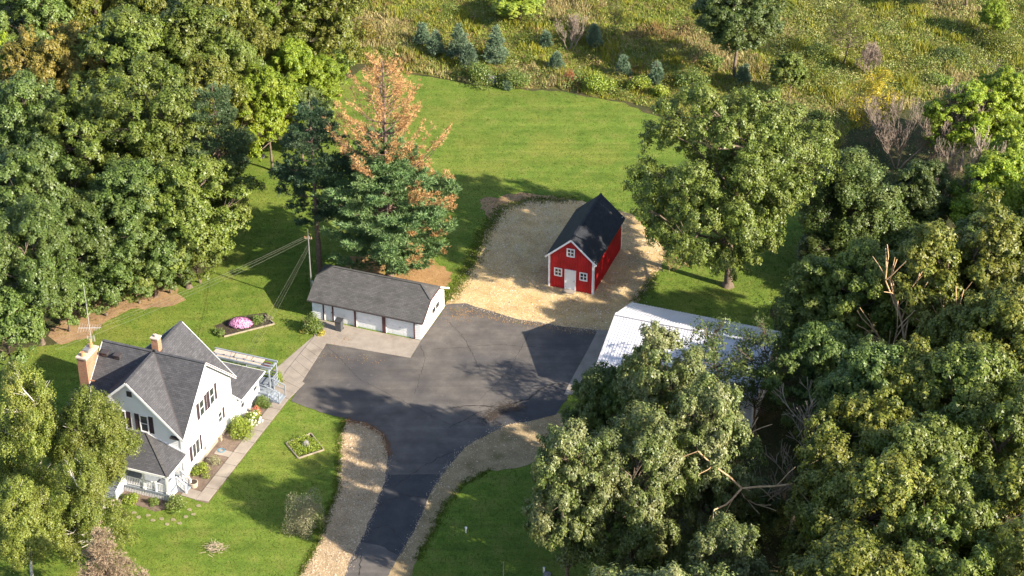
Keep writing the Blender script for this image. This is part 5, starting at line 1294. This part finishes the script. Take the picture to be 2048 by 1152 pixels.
# ---- shrubs
for args in [
 ('bush','bushy tree-like shrub in front of the left end of the garage','shrub', (620,662),1.25,2.3,'green_shrub',101,0.15,3000),
 ('bush','big bright green shrub against the white side wall of the house','shrub', (483,868),1.45,2.0,'bright_shrub',102,0.13,3200),
 ('hydrangea','shrub with whitish flower heads beside the big bright green shrub','shrub', (508,846),1.0,1.6,'bright_shrub',103,0.13,1800),
 ('bush','dark rounded shrub beside the back stairs of the house','shrub', (525,812),0.95,1.3,'green_shrub',104,0.12,1800),
 ('bush','green shrub by the house wall next to the right porch corner','shrub', (403,948),1.0,1.4,'bright_shrub',105,0.13,1800),
 ('bush','loose pale shrub behind the one at the right porch corner','shrub', (428,925),0.7,0.9,'grey_shrub',106,0.10,1000),
 ('bush','round bright shrub before the porch railing, left of three','shrub', (264,1003),0.85,1.1,'bright_shrub',107,0.12,1600),
 ('bush','small dark shrub before the porch railing, middle of three','shrub', (306,1007),0.55,0.8,'green_shrub',108,0.11,900),
 ('bush','wide shrub at the right front corner of the porch','shrub', (353,1016),1.15,1.3,'green_shrub',109,0.12,2000),
 ('bush','yellow-green bush between the back stairs and the concrete landing','shrub', (556,762),0.75,1.1,'bright_shrub',110,0.12,1200),
 ('hosta','yellow hosta clump at the foot of the garage shrub, right one','plant', (642,668),0.6,0.45,'yellow_shrub',111,0.16,700),
 ('hosta','yellow hosta clump at the foot of the garage shrub, left one','plant', (606,664),0.4,0.35,'yellow_shrub',112,0.16,400),
 ('bush','leafy green bush leaning on the grey lilac by the gravel','shrub', (634,1055),0.75,2.0,'green_shrub',114,0.13,1300),
 ('bush','green bush at the left end of the timber-edged flower bed','shrub', (440,668),0.7,0.8,'green_shrub',115,0.12,900),
 ('bush','feathery green plant right of the pink asters','shrub', (515,645),0.75,1.1,'green_shrub',116,0.10,1200),
 ('bush','low olive plants at the right end of the timber-edged flower bed','shrub', (537,640),0.5,0.5,'grey_shrub',117,0.10,500),
 ('bush','leafy bush at the lawn edge, left one of the central meadow pair','shrub', (962,166),2.5,2.6,'green_shrub',118,0.2,2600),
 ('bush','leafy bush at the lawn edge, right one of the central meadow pair','shrub', (1028,168),2.5,2.4,'green_shrub',119,0.2,2600),
 ('bush','olive bush at the lawn edge left of the yellow-green bushes','shrub', (1195,182),2.4,2.6,'bright_shrub',120,0.2,3200),
 ('bush','yellow-green bush at the lawn edge near the barn oak crown','shrub', (1280,178),1.6,2.0,'bright_shrub',121,0.2,2000),
 ('bush','light green bush at the lawn edge touching the barn oak crown','shrub', (1320,190),1.4,1.7,'bright_shrub',122,0.2,1800),
 ('bush','dark green bush left behind the barn oak crown','shrub', (1385,170),2.4,2.6,'green_shrub',123,0.2,2600),
 ('bush','green bush at the meadow corner beneath the dead pine top','shrub', (680,130),2.2,2.6,'green_shrub',124,0.2,2600),
 ('bush','yellow-orange bush in the meadow left of the dead pine top','shrub', (735,80),2.0,2.6,'amber',125,0.2,2400),
 ('bush','dark bush at the foot of the large dark round meadow tree','shrub', (1425,130),1.8,1.6,'green_shrub',126,0.2,1600),
 ('bush','low green bush in the meadow right of the small round oak','shrub', (1640,240),1.6,1.6,'green_shrub',127,0.2,1600),
 ('bush','dark low bush on the brook bank in the right meadow','shrub', (1900,118),2.6,1.6,'deep',128,0.2,2200),
 ('bush','olive bush on the shaded bank above the creek','shrub', (2000,90),3.2,2.6,'olive',129,0.2,2600),
 ('bush','green sedge bush left of the creek bend','shrub', (1880,165),1.8,1.3,'weed_leaf',130,0.18,1400),
 ('bush','olive bush in the meadow left of the bare thicket','shrub', (1640,110),2.4,1.8,'weed_leaf',131,0.18,1800),
]:
    nm, lb, ct, px, R, H, mt, sdn, lf, n = args
    bush(nm, lb, ct, at(*px), R, H, mt, sdn, lf, n)
lil = bush('lilac', 'grey-brown withered lilac bush on the lawn beside the gravel strip', 'shrub', at(610, 1058), 1.9, 5.0, 'grey_shrub', 113, 0.10, 9000)
bush('red_shrub', 'thin reddish shrub in the meadow edge above the lawn', 'shrub', at(1140, 165), 0.9, 2.4, 'red_leaf', 140, 0.12, 700)
def flowers(parent, mat, seed, R, zc, n, size, name='flowers'):
    r = rs(seed); d = unit(r.normal(size=(n, 3))); d[:, 2] = np.abs(d[:, 2])*0.7+0.2
    P = d*np.array([R, R, zc])*r.uniform(0.85, 1.05, n)[:, None]
    link_mesh(name, quads_mesh(name, leaf_quads(P, d+r.normal(size=(n, 3))*0.3, size, r, 0.9), M[mat]), parent)
hyd = [o for o in bpy.data.objects if o.name.startswith('hydrangea') and o.type == 'EMPTY'][0]
flowers(hyd, 'white_flower', 7, 0.85, 1.55, 60, 0.2)
rfl = bush('red_flower_plant', 'red-flowering plant between the hydrangea and the dark rounded shrub', 'plant', at(514, 830), 0.45, 1.1, 'green_shrub', 141, 0.1, 500); flowers(rfl, 'red_flower', 8, 0.42, 1.15, 160, 0.13)
ast = bush('aster', 'mound of pink asters in the timber-edged flower bed', 'flowers', at(482, 652), 0.95, 0.8, 'green_shrub', 142, 0.1, 900); ast.scale = (1.15, 0.7, 1.0); flowers(ast, 'pink_flower', 9, 0.98, 0.95, 1500, 0.12)
# undergrowth of the woods: nobody could count these
def ground_cover(name, px, dens, seed, label, mat='undergrowth', hh=0.9, leaf=0.22, holes=()):
    poly = gpoly(px); x, y, r = scatter(poly, dens, seed, holes); n = len(x)
    k = wob(x, y, seed+3, 5) > -0.6; x = x[k]; y = y[k]; n = len(x)
    z = np.abs(r.normal(size=n))*hh*0.6*(1+0.5*wob(x, y, seed+1, 4))+0.05
    V = leaf_quads(np.stack([x, y, z], 1), r.normal(size=(n, 3))*0.6+np.array([0, 0, 0.8]), leaf, r)
    tag(link_mesh(name, quads_mesh(name, V, M[mat])), label, 'undergrowth', kind='stuff')
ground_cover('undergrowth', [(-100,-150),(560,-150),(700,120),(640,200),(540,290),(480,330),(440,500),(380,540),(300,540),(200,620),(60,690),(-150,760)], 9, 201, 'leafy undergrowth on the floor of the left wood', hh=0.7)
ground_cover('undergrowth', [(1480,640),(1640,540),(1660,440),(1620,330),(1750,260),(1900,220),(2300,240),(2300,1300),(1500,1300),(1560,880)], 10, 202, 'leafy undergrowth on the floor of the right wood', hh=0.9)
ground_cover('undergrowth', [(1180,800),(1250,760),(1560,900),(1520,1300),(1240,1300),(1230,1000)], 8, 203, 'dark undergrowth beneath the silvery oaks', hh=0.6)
ground_cover('meadow_weeds', [(700,128),(830,146),(960,168),(1130,180),(1250,202),(1420,270),(1650,320),(1900,180),(2200,200),(2200,-60),(500,-60)], 3.5, 204, 'leafy weeds mixed into the meadow grass', 'weed_leaf', 0.75, 0.17)
def mounds(name, px, n, seed, mat, R0, R1, h, leaf, label, per=130):
    poly = gpoly(px); x, y, r = scatter(poly, 0.3, seed); k = r.permutation(len(x))[:n]; x = x[k]; y = y[k]; n = len(x)
    R = r.uniform(R0, R1, n); i = np.repeat(np.arange(n), (per*(R/R1)**1.6).astype(int)+20); m = len(i)
    d = unit(r.normal(size=(m, 3))); d[:, 2] = np.abs(d[:, 2])
    rr = R[i]*(0.8+0.25*np.sin(d[:, 0]*5+i*1.3)*np.sin(d[:, 1]*6+i*2.1))*(1-np.abs(r.normal(size=m))*0.15)
    P = d*rr[:, None]; P[:, 2] *= h; P[:, 0] += x[i]; P[:, 1] += y[i]
    tag(link_mesh(name, quads_mesh(name, leaf_quads(P, d+r.normal(size=(m, 3))*0.45, leaf, r), M[mat])), label, 'meadow plants', kind='stuff')
MZ = [(640,100),(830,140),(960,160),(1130,174),(1250,195),(1420,250),(1650,300),(1900,180),(2200,200),(2200,-60),(560,-60)]
mounds('meadow_scrub', MZ, 260, 211, 'weed_leaf', 0.7, 2.1, 0.85, 0.15, 'green leafy scrub mounds all over the meadow', 330)
mounds('meadow_scrub', MZ, 220, 212, 'yellow_scrub', 0.6, 1.8, 0.85, 0.14, 'yellow-green scrub mounds all over the meadow', 290)
mounds('dry_scrub', [(640,60),(1250,180),(1500,150),(1300,-60),(600,-60)], 90, 213, 'brown_scrub', 0.5, 1.4, 0.8, 0.16, 'brown seeding scrub in the middle of the meadow', 170)
mounds('sedge_mounds', [(1560,300),(1700,250),(1900,170),(2200,190),(2200,-60),(1500,-60)], 330, 214, 'sedge', 1.0, 2.7, 0.55, 0.17, 'pale green sedge hummocks towards the creek', 200)
mounds('edge_weeds', [(840,140),(960,164),(1130,176),(1250,196),(1330,224),(1340,200),(1250,170),(1130,150),(960,140),(850,120)], 150, 215, 'weed_leaf', 0.5, 1.6, 0.9, 0.17, 'leafy weeds along the far lawn edge', 170)
ground_cover('fallen_leaves', [(96,672),(118,636),(235,590),(305,548),(372,600),(262,618),(180,676)], 16, 205, 'dry leaves and weeds on the bare earth below the left wood', 'amber', 0.12, 0.10)
ground_cover('fallen_leaves', [(690,535),(700,512),(850,520),(890,548),(860,580),(720,556)], 22, 206, 'orange needles and leaves under the white pine', 'dead_needle', 0.05, 0.09)
ground_cover('bed_plants', [(574,888),(622,869),(647,899),(597,916)], 420, 207, 'low yellow-green plants filling the square timber bed', 'bright_shrub', 0.3, 0.12)

# ================================================================== SMALL THINGS
def bed(name, label, px, closed, w=0.10, h=0.16):
    root = empty(name, at(*px[0])); tag(root, label, 'flower bed'); o = root.location; P = [at(*p)-o for p in px]
    n = len(P) if closed else len(P)-1
    for i in range(n):
        a, b = P[i], P[(i+1) % len(P)]; d = (b-a).normalized()*w*0.5
        m = MB(); m.bar(a+d+Vector((0,0,h/2)), b+Vector((0,0,h/2)), w, h); m.build('timber', M['timber'], root, bevel=0.015)
    return root
bd = bed('flower_bed', 'long flower bed with a pale timber edge on the back lawn', [(447,675),(549,649),(530,632)], False)
sheet('soil', [p - Vector((bd.location.x, bd.location.y, 0)) for p in gpoly([(428,652),(447,674),(549,648),(532,626),(470,634)], 0.05, 0.5, 3)], 0.03, M['soil'], None, bd)
bd2 = bed('flower_bed', 'square timber-framed bed on the front lawn with a stone in it', [(572,888),(597,918),(648,901),(622,868)], True)
sheet('soil', [p - Vector((bd2.location.x, bd2.location.y, 0)) for p in gpoly([(572,888),(597,918),(648,901),(622,868)])], 0.03, M['soil'], None, bd2)
def rock(name, label, px, sx, sy, sz, seed, mat='rock', cat='rock'):
    import bmesh
    bm = bmesh.new(); bmesh.ops.create_icosphere(bm, subdivisions=2, radius=1.0); r = rs(seed)
    for v in bm.verts:
        f = 1+r.normal()*0.09; v.co = Vector((v.co.x*sx*f, v.co.y*sy*f, max(v.co.z, -0.3)*sz*f))
    me = bpy.data.meshes.new(name); bm.to_mesh(me); bm.free(); me.materials.append(M[mat])
    return tag(link_mesh(name, me, None, at(*px)), label, cat)
rock('boulder', 'grey stone in the middle of the square timber bed', (612,892), 0.4, 0.35, 0.62, 3)
rock('boulder', 'grey boulder half hidden in the bushes at the lawn edge', (985,164), 0.9, 0.5, 0.9, 5)
rock('boulder', 'small pale stone at the edge of the wood beside the scots pine', (522,314), 0.5, 0.4, 0.4, 6)
rock('stump', 'pale tree stump at the edge of the left wood beside the antenna', (124,635), 0.5, 0.5, 1.5, 7, 'timber', 'stump')
for i, (px, py, lb) in enumerate([(243,1020,'first stepping stone from the porch steps'),(251,1029,'second stepping stone from the porch steps'),(268,1026,'third stepping stone from the porch steps'),
    (277,1035,'fourth stepping stone from the porch steps'),(296,1031,'fifth stepping stone, below the round bright shrub'),(306,1041,'sixth stepping stone, left of the lowest point of the curve'),
    (323,1038,'seventh stepping stone, middle of the curve'),(334,1049,'lowest stepping stone of the curve'),(346,1040,'ninth stepping stone, below the wide corner shrub'),(359,1047,'tenth stepping stone, right of the lowest one'),
    (371,1034,'eleventh stepping stone, right of the wide corner shrub'),(387,1029,'twelfth stepping stone, nearest but two to the sidewalk end'),(379,1020,'thirteenth stepping stone, nearest the corner shrub'),(397,1012,'last stepping stone, touching the sidewalk end')]):
    r = rs(300+i); root = MB(); n = 9
    pts = [(0.21*(1+r.normal()*0.12)*cos(2*pi*k/n), 0.17*(1+r.normal()*0.12)*sin(2*pi*k/n), 0.06) for k in range(n)]
    root.slab(pts, 0.06); tag(root.build('stepping_stone', M['step_stone'], None, at(px, py, 0.0)), lb, 'stepping stone', 'stepping stones curving round the porch')
m = MB(); m.cyl(0,0,0,0.09,0.55,0.53,16); tag(m.build('round_slab', M['cap_stone'], None, at(231,1006)), 'round concrete slab at the foot of the porch steps', 'slab')
# brush pile
bp = empty('brush_pile', at(432,1100)); tag(bp, 'heap of dry brush and weeds on the front lawn', 'brush pile')
r = rs(9); S = []
for k in range(90):
    a = r.uniform(0, 6.28); e = r.uniform(0.05, 0.6); L = r.uniform(0.3, 0.8); b = r.normal(size=2)*0.3
    S.append(seg((b[0],b[1],0.05+r.rand()*0.3),(b[0]+L*cos(a),b[1]+L*sin(a)*0.7,0.1+e*0.8),0.02,0.01))
link_mesh('twigs', tube_mesh('twigs', S, M['dead_wood'], 4), bp); link_mesh('weeds', bush_mesh('pile_weeds', 10, 0.5, 0.5, 0.09, 350, M['green_shrub']), bp)
S = []
for k in range(70):
    a = r.uniform(0, 6.28); L = r.uniform(0.3, 0.7); b = r.normal(size=2)*0.35
    S.append(seg((b[0],b[1],0.05),(b[0]+L*cos(a),b[1]+L*sin(a),0.15+r.rand()*0.4),0.02,0.01))
bw = empty('brush_pile', at(300,592)); tag(bw, 'small pile of brown branches on the bare earth below the left wood', 'brush pile'); link_mesh('twigs', tube_mesh('twigs', S, M['bark'], 4), bw)
# wheelie bin
bi = empty('trash_bin', at(679, 661), HROT); tag(bi, 'dark grey wheeled trash bin before the garage doors', 'bin')
m = MB(); a, b = 0.27, 0.33; i0 = [(-a,-a,0.06),(a,-a,0.06),(a,a,0.06),(-a,a,0.06)]; i1 = [(-b,-b,1.15),(b,-b,1.15),(b,b,1.15),(-b,b,1.15)]
for k in range(4): m.face([i0[k], i0[(k+1)%4], i1[(k+1)%4], i1[k]])
m.face(i0[::-1]); m.face(i1); m.build('body', M['bin'], bi, bevel=0.03)
m = MB(); m.slab([(-0.37,-0.38,1.22),(0.37,-0.38,1.22),(0.37,0.36,1.30),(-0.37,0.36,1.30)], 0.06); m.build('lid', M['bin_lid'], bi, bevel=0.02)
for sx in (-0.3, 0.24):
    m = MB(); m.box(sx, sx+0.06, 0.2, 0.42, 0.0, 0.22); m.build('wheel', M['bin_lid'], bi, bevel=0.05)
MB().bar((-0.25,0.40,1.2),(0.25,0.40,1.2),0.04,0.04).build('handle', M['bin_lid'], bi)
# planter, hose
pl = empty('planter', at(388, 973)); tag(pl, 'round buff planter pot by the right porch steps', 'planter')
MB().cyl(0,0,0,0.52,0.30,0.40,16).build('pot', M['planter'], pl); MB().cyl(0,0,0.521,0.54,0.33,0.33,16).build('soil', M['soil'], pl)
S = []
for k in range(40):
    t0, t1 = k/40*6*pi, (k+1)/40*6*pi; q0 = 0.22+0.02*t0/pi; q1 = 0.22+0.02*t1/pi
    S.append(seg((q0*cos(t0), q0*sin(t0), 0.09), (q1*cos(t1), q1*sin(t1), 0.09), 0.02, 0.02))
tag(link_mesh('garden_hose', tube_mesh('garden_hose', S, M['hose'], 5), None, at(443, 902)), 'coiled bluish garden hose beside the house wall', 'hose')
# pole, wires
PT_ = at(616, 470, 8.2); PX = Vector((PT_.x, PT_.y, 0))
po = empty('utility_pole', PX); tag(po, 'thin grey utility pole with a small crossarm behind the garage', 'utility pole')
link_mesh('pole', tube_mesh('pole', [seg((0,0,-0.3),(0,0,8.2),0.09,0.06)], M['metal'], 8), po)
MB().bar((-0.36,0.06,7.8),(0.36,-0.06,7.8),0.07,0.07).build('crossarm', M['timber'], po)
for k in (-0.32, -0.12, 0.12, 0.32): MB().cyl(k,-k*0.18,7.84,8.05,0.045,0.03,8).build('insulator', M['clay'], po)
MB().cyl(0.14,-0.05,2.6,2.95,0.09,0.09,8).build('meter', M['pale_metal'], po)
MB().cyl(0,0,8.2,8.9,0.03,0.02,6).build('mast_tip', M['metal'], po)
def wire(name, label, a, b, sag, rad, mat, cat, group):
    a = Vector(a); b = Vector(b); S = []; n = 14; f = lambda t: a.lerp(b, t)-Vector((0,0,sag*4*t*(1-t)))
    for k in range(n): p, q = f(k/n), f((k+1)/n); S.append(seg(p, q, rad, rad))
    tag(link_mesh(name, tube_mesh(name, S, M[mat], 4)), label, cat, group)
far = at(110, 690, 6.5)
for k, lb in ((-0.32,'upper power line running left from the utility pole'),(-0.05,'middle power line running left from the utility pole'),(0.32,'lower power line running left from the utility pole')):
    wire('power_line', lb, PX+Vector((k,-k*0.18,8.0)), far+Vector((k*0.6,-k*2.2,0)), 0.5, 0.008, 'wire', 'power line', 'power lines from the utility pole')
hs_ = hw(-0.5, 12.0, 3.9)
for k, (lb, mt, rd) in enumerate((('left service cable from the pole to the house','wire',0.007),('thick middle service cable from the pole to the house','black_wire',0.016),('right service cable from the pole to the house','wire',0.007))):
    wire('service_cable', lb, PX+Vector((0.1*k-0.1,-0.1,7.1-0.1*k)), hs_+Vector((0.45*k-0.4,0.2*k,0)), 0.25, rd, mt, 'cable', 'service cables to the house')
# tv antenna on the fireplace chimney
AT = hw(-10.15, 3.62, 9.6)
an = empty('tv_antenna', AT, HROT); tag(an, 'tall tv antenna mast rising from the fireplace chimney', 'antenna')
link_mesh('mast', tube_mesh('mast', [seg((0,0,0),(0,0,6.6),0.03,0.02)], M['pale_metal'], 6), an)
MB().bar((-0.9,-0.35,1.9),(0.9,0.35,1.9),0.04,0.04).build('boom', M['pale_metal'], an)
for k in range(9):
    t = -0.85+k*0.21; L = 0.75-0.045*k
    MB().bar((t-0.35*L*1.0, t*0.39+L*0.9, 1.9),(t+0.35*L, t*0.39-L*0.9, 1.9),0.013,0.013).build('element', M['pale_metal'], an)
for k in range(5): MB().bar((-0.35,-0.1,0.5+k*0.12),(0.3,0.15,0.5+k*0.12),0.013,0.013).build('element', M['pale_metal'], an)
MB().bar((-0.3,-0.08,0.45),(-0.3,-0.08,1.1),0.03,0.03,(1,0,0)).bar((0.25,0.13,0.45),(0.25,0.13,1.1),0.03,0.03,(1,0,0)).build('reflector_frame', M['pale_metal'], an)
# pipes and the pole on the front lawn
m = MB(); m.cyl(0,0,0,0.55,0.07,0.07,10); m.cyl(0,0,0.55,0.62,0.10,0.10,10); tag(m.build('vent_pipe', M['trim'], None, at(932,1066)), 'short white vent pipe standing in the dark front lawn', 'pipe')
m = MB(); m.cyl(0,0,0,2.2,0.045,0.045,8); m.cyl(0,0,2.2,2.26,0.06,0.02,8); tag(m.build('marker_post', M['timber'], None, at(1007,1166)), 'slim pale post at the bottom edge of the front lawn', 'post')
m = MB(); m.cyl(0,0,0,0.5,0.08,0.08,10); m.cyl(0,0,0.5,0.56,0.11,0.05,10); tag(m.build('vent_pipe', M['trim'], None, at(1088,1145)), 'white pipe at the bottom edge beside the cream-tipped oak', 'pipe')
m = MB(); m.cyl(0,0,0,0.14,0.34,0.32,14); m.cyl(0,0,0.14,0.2,0.2,0.05,14); tag(m.build('well_cap', M['rock'], None, at(1094,1150)), 'grey well cap at the bottom edge below the cream-tipped oak', 'well cap')
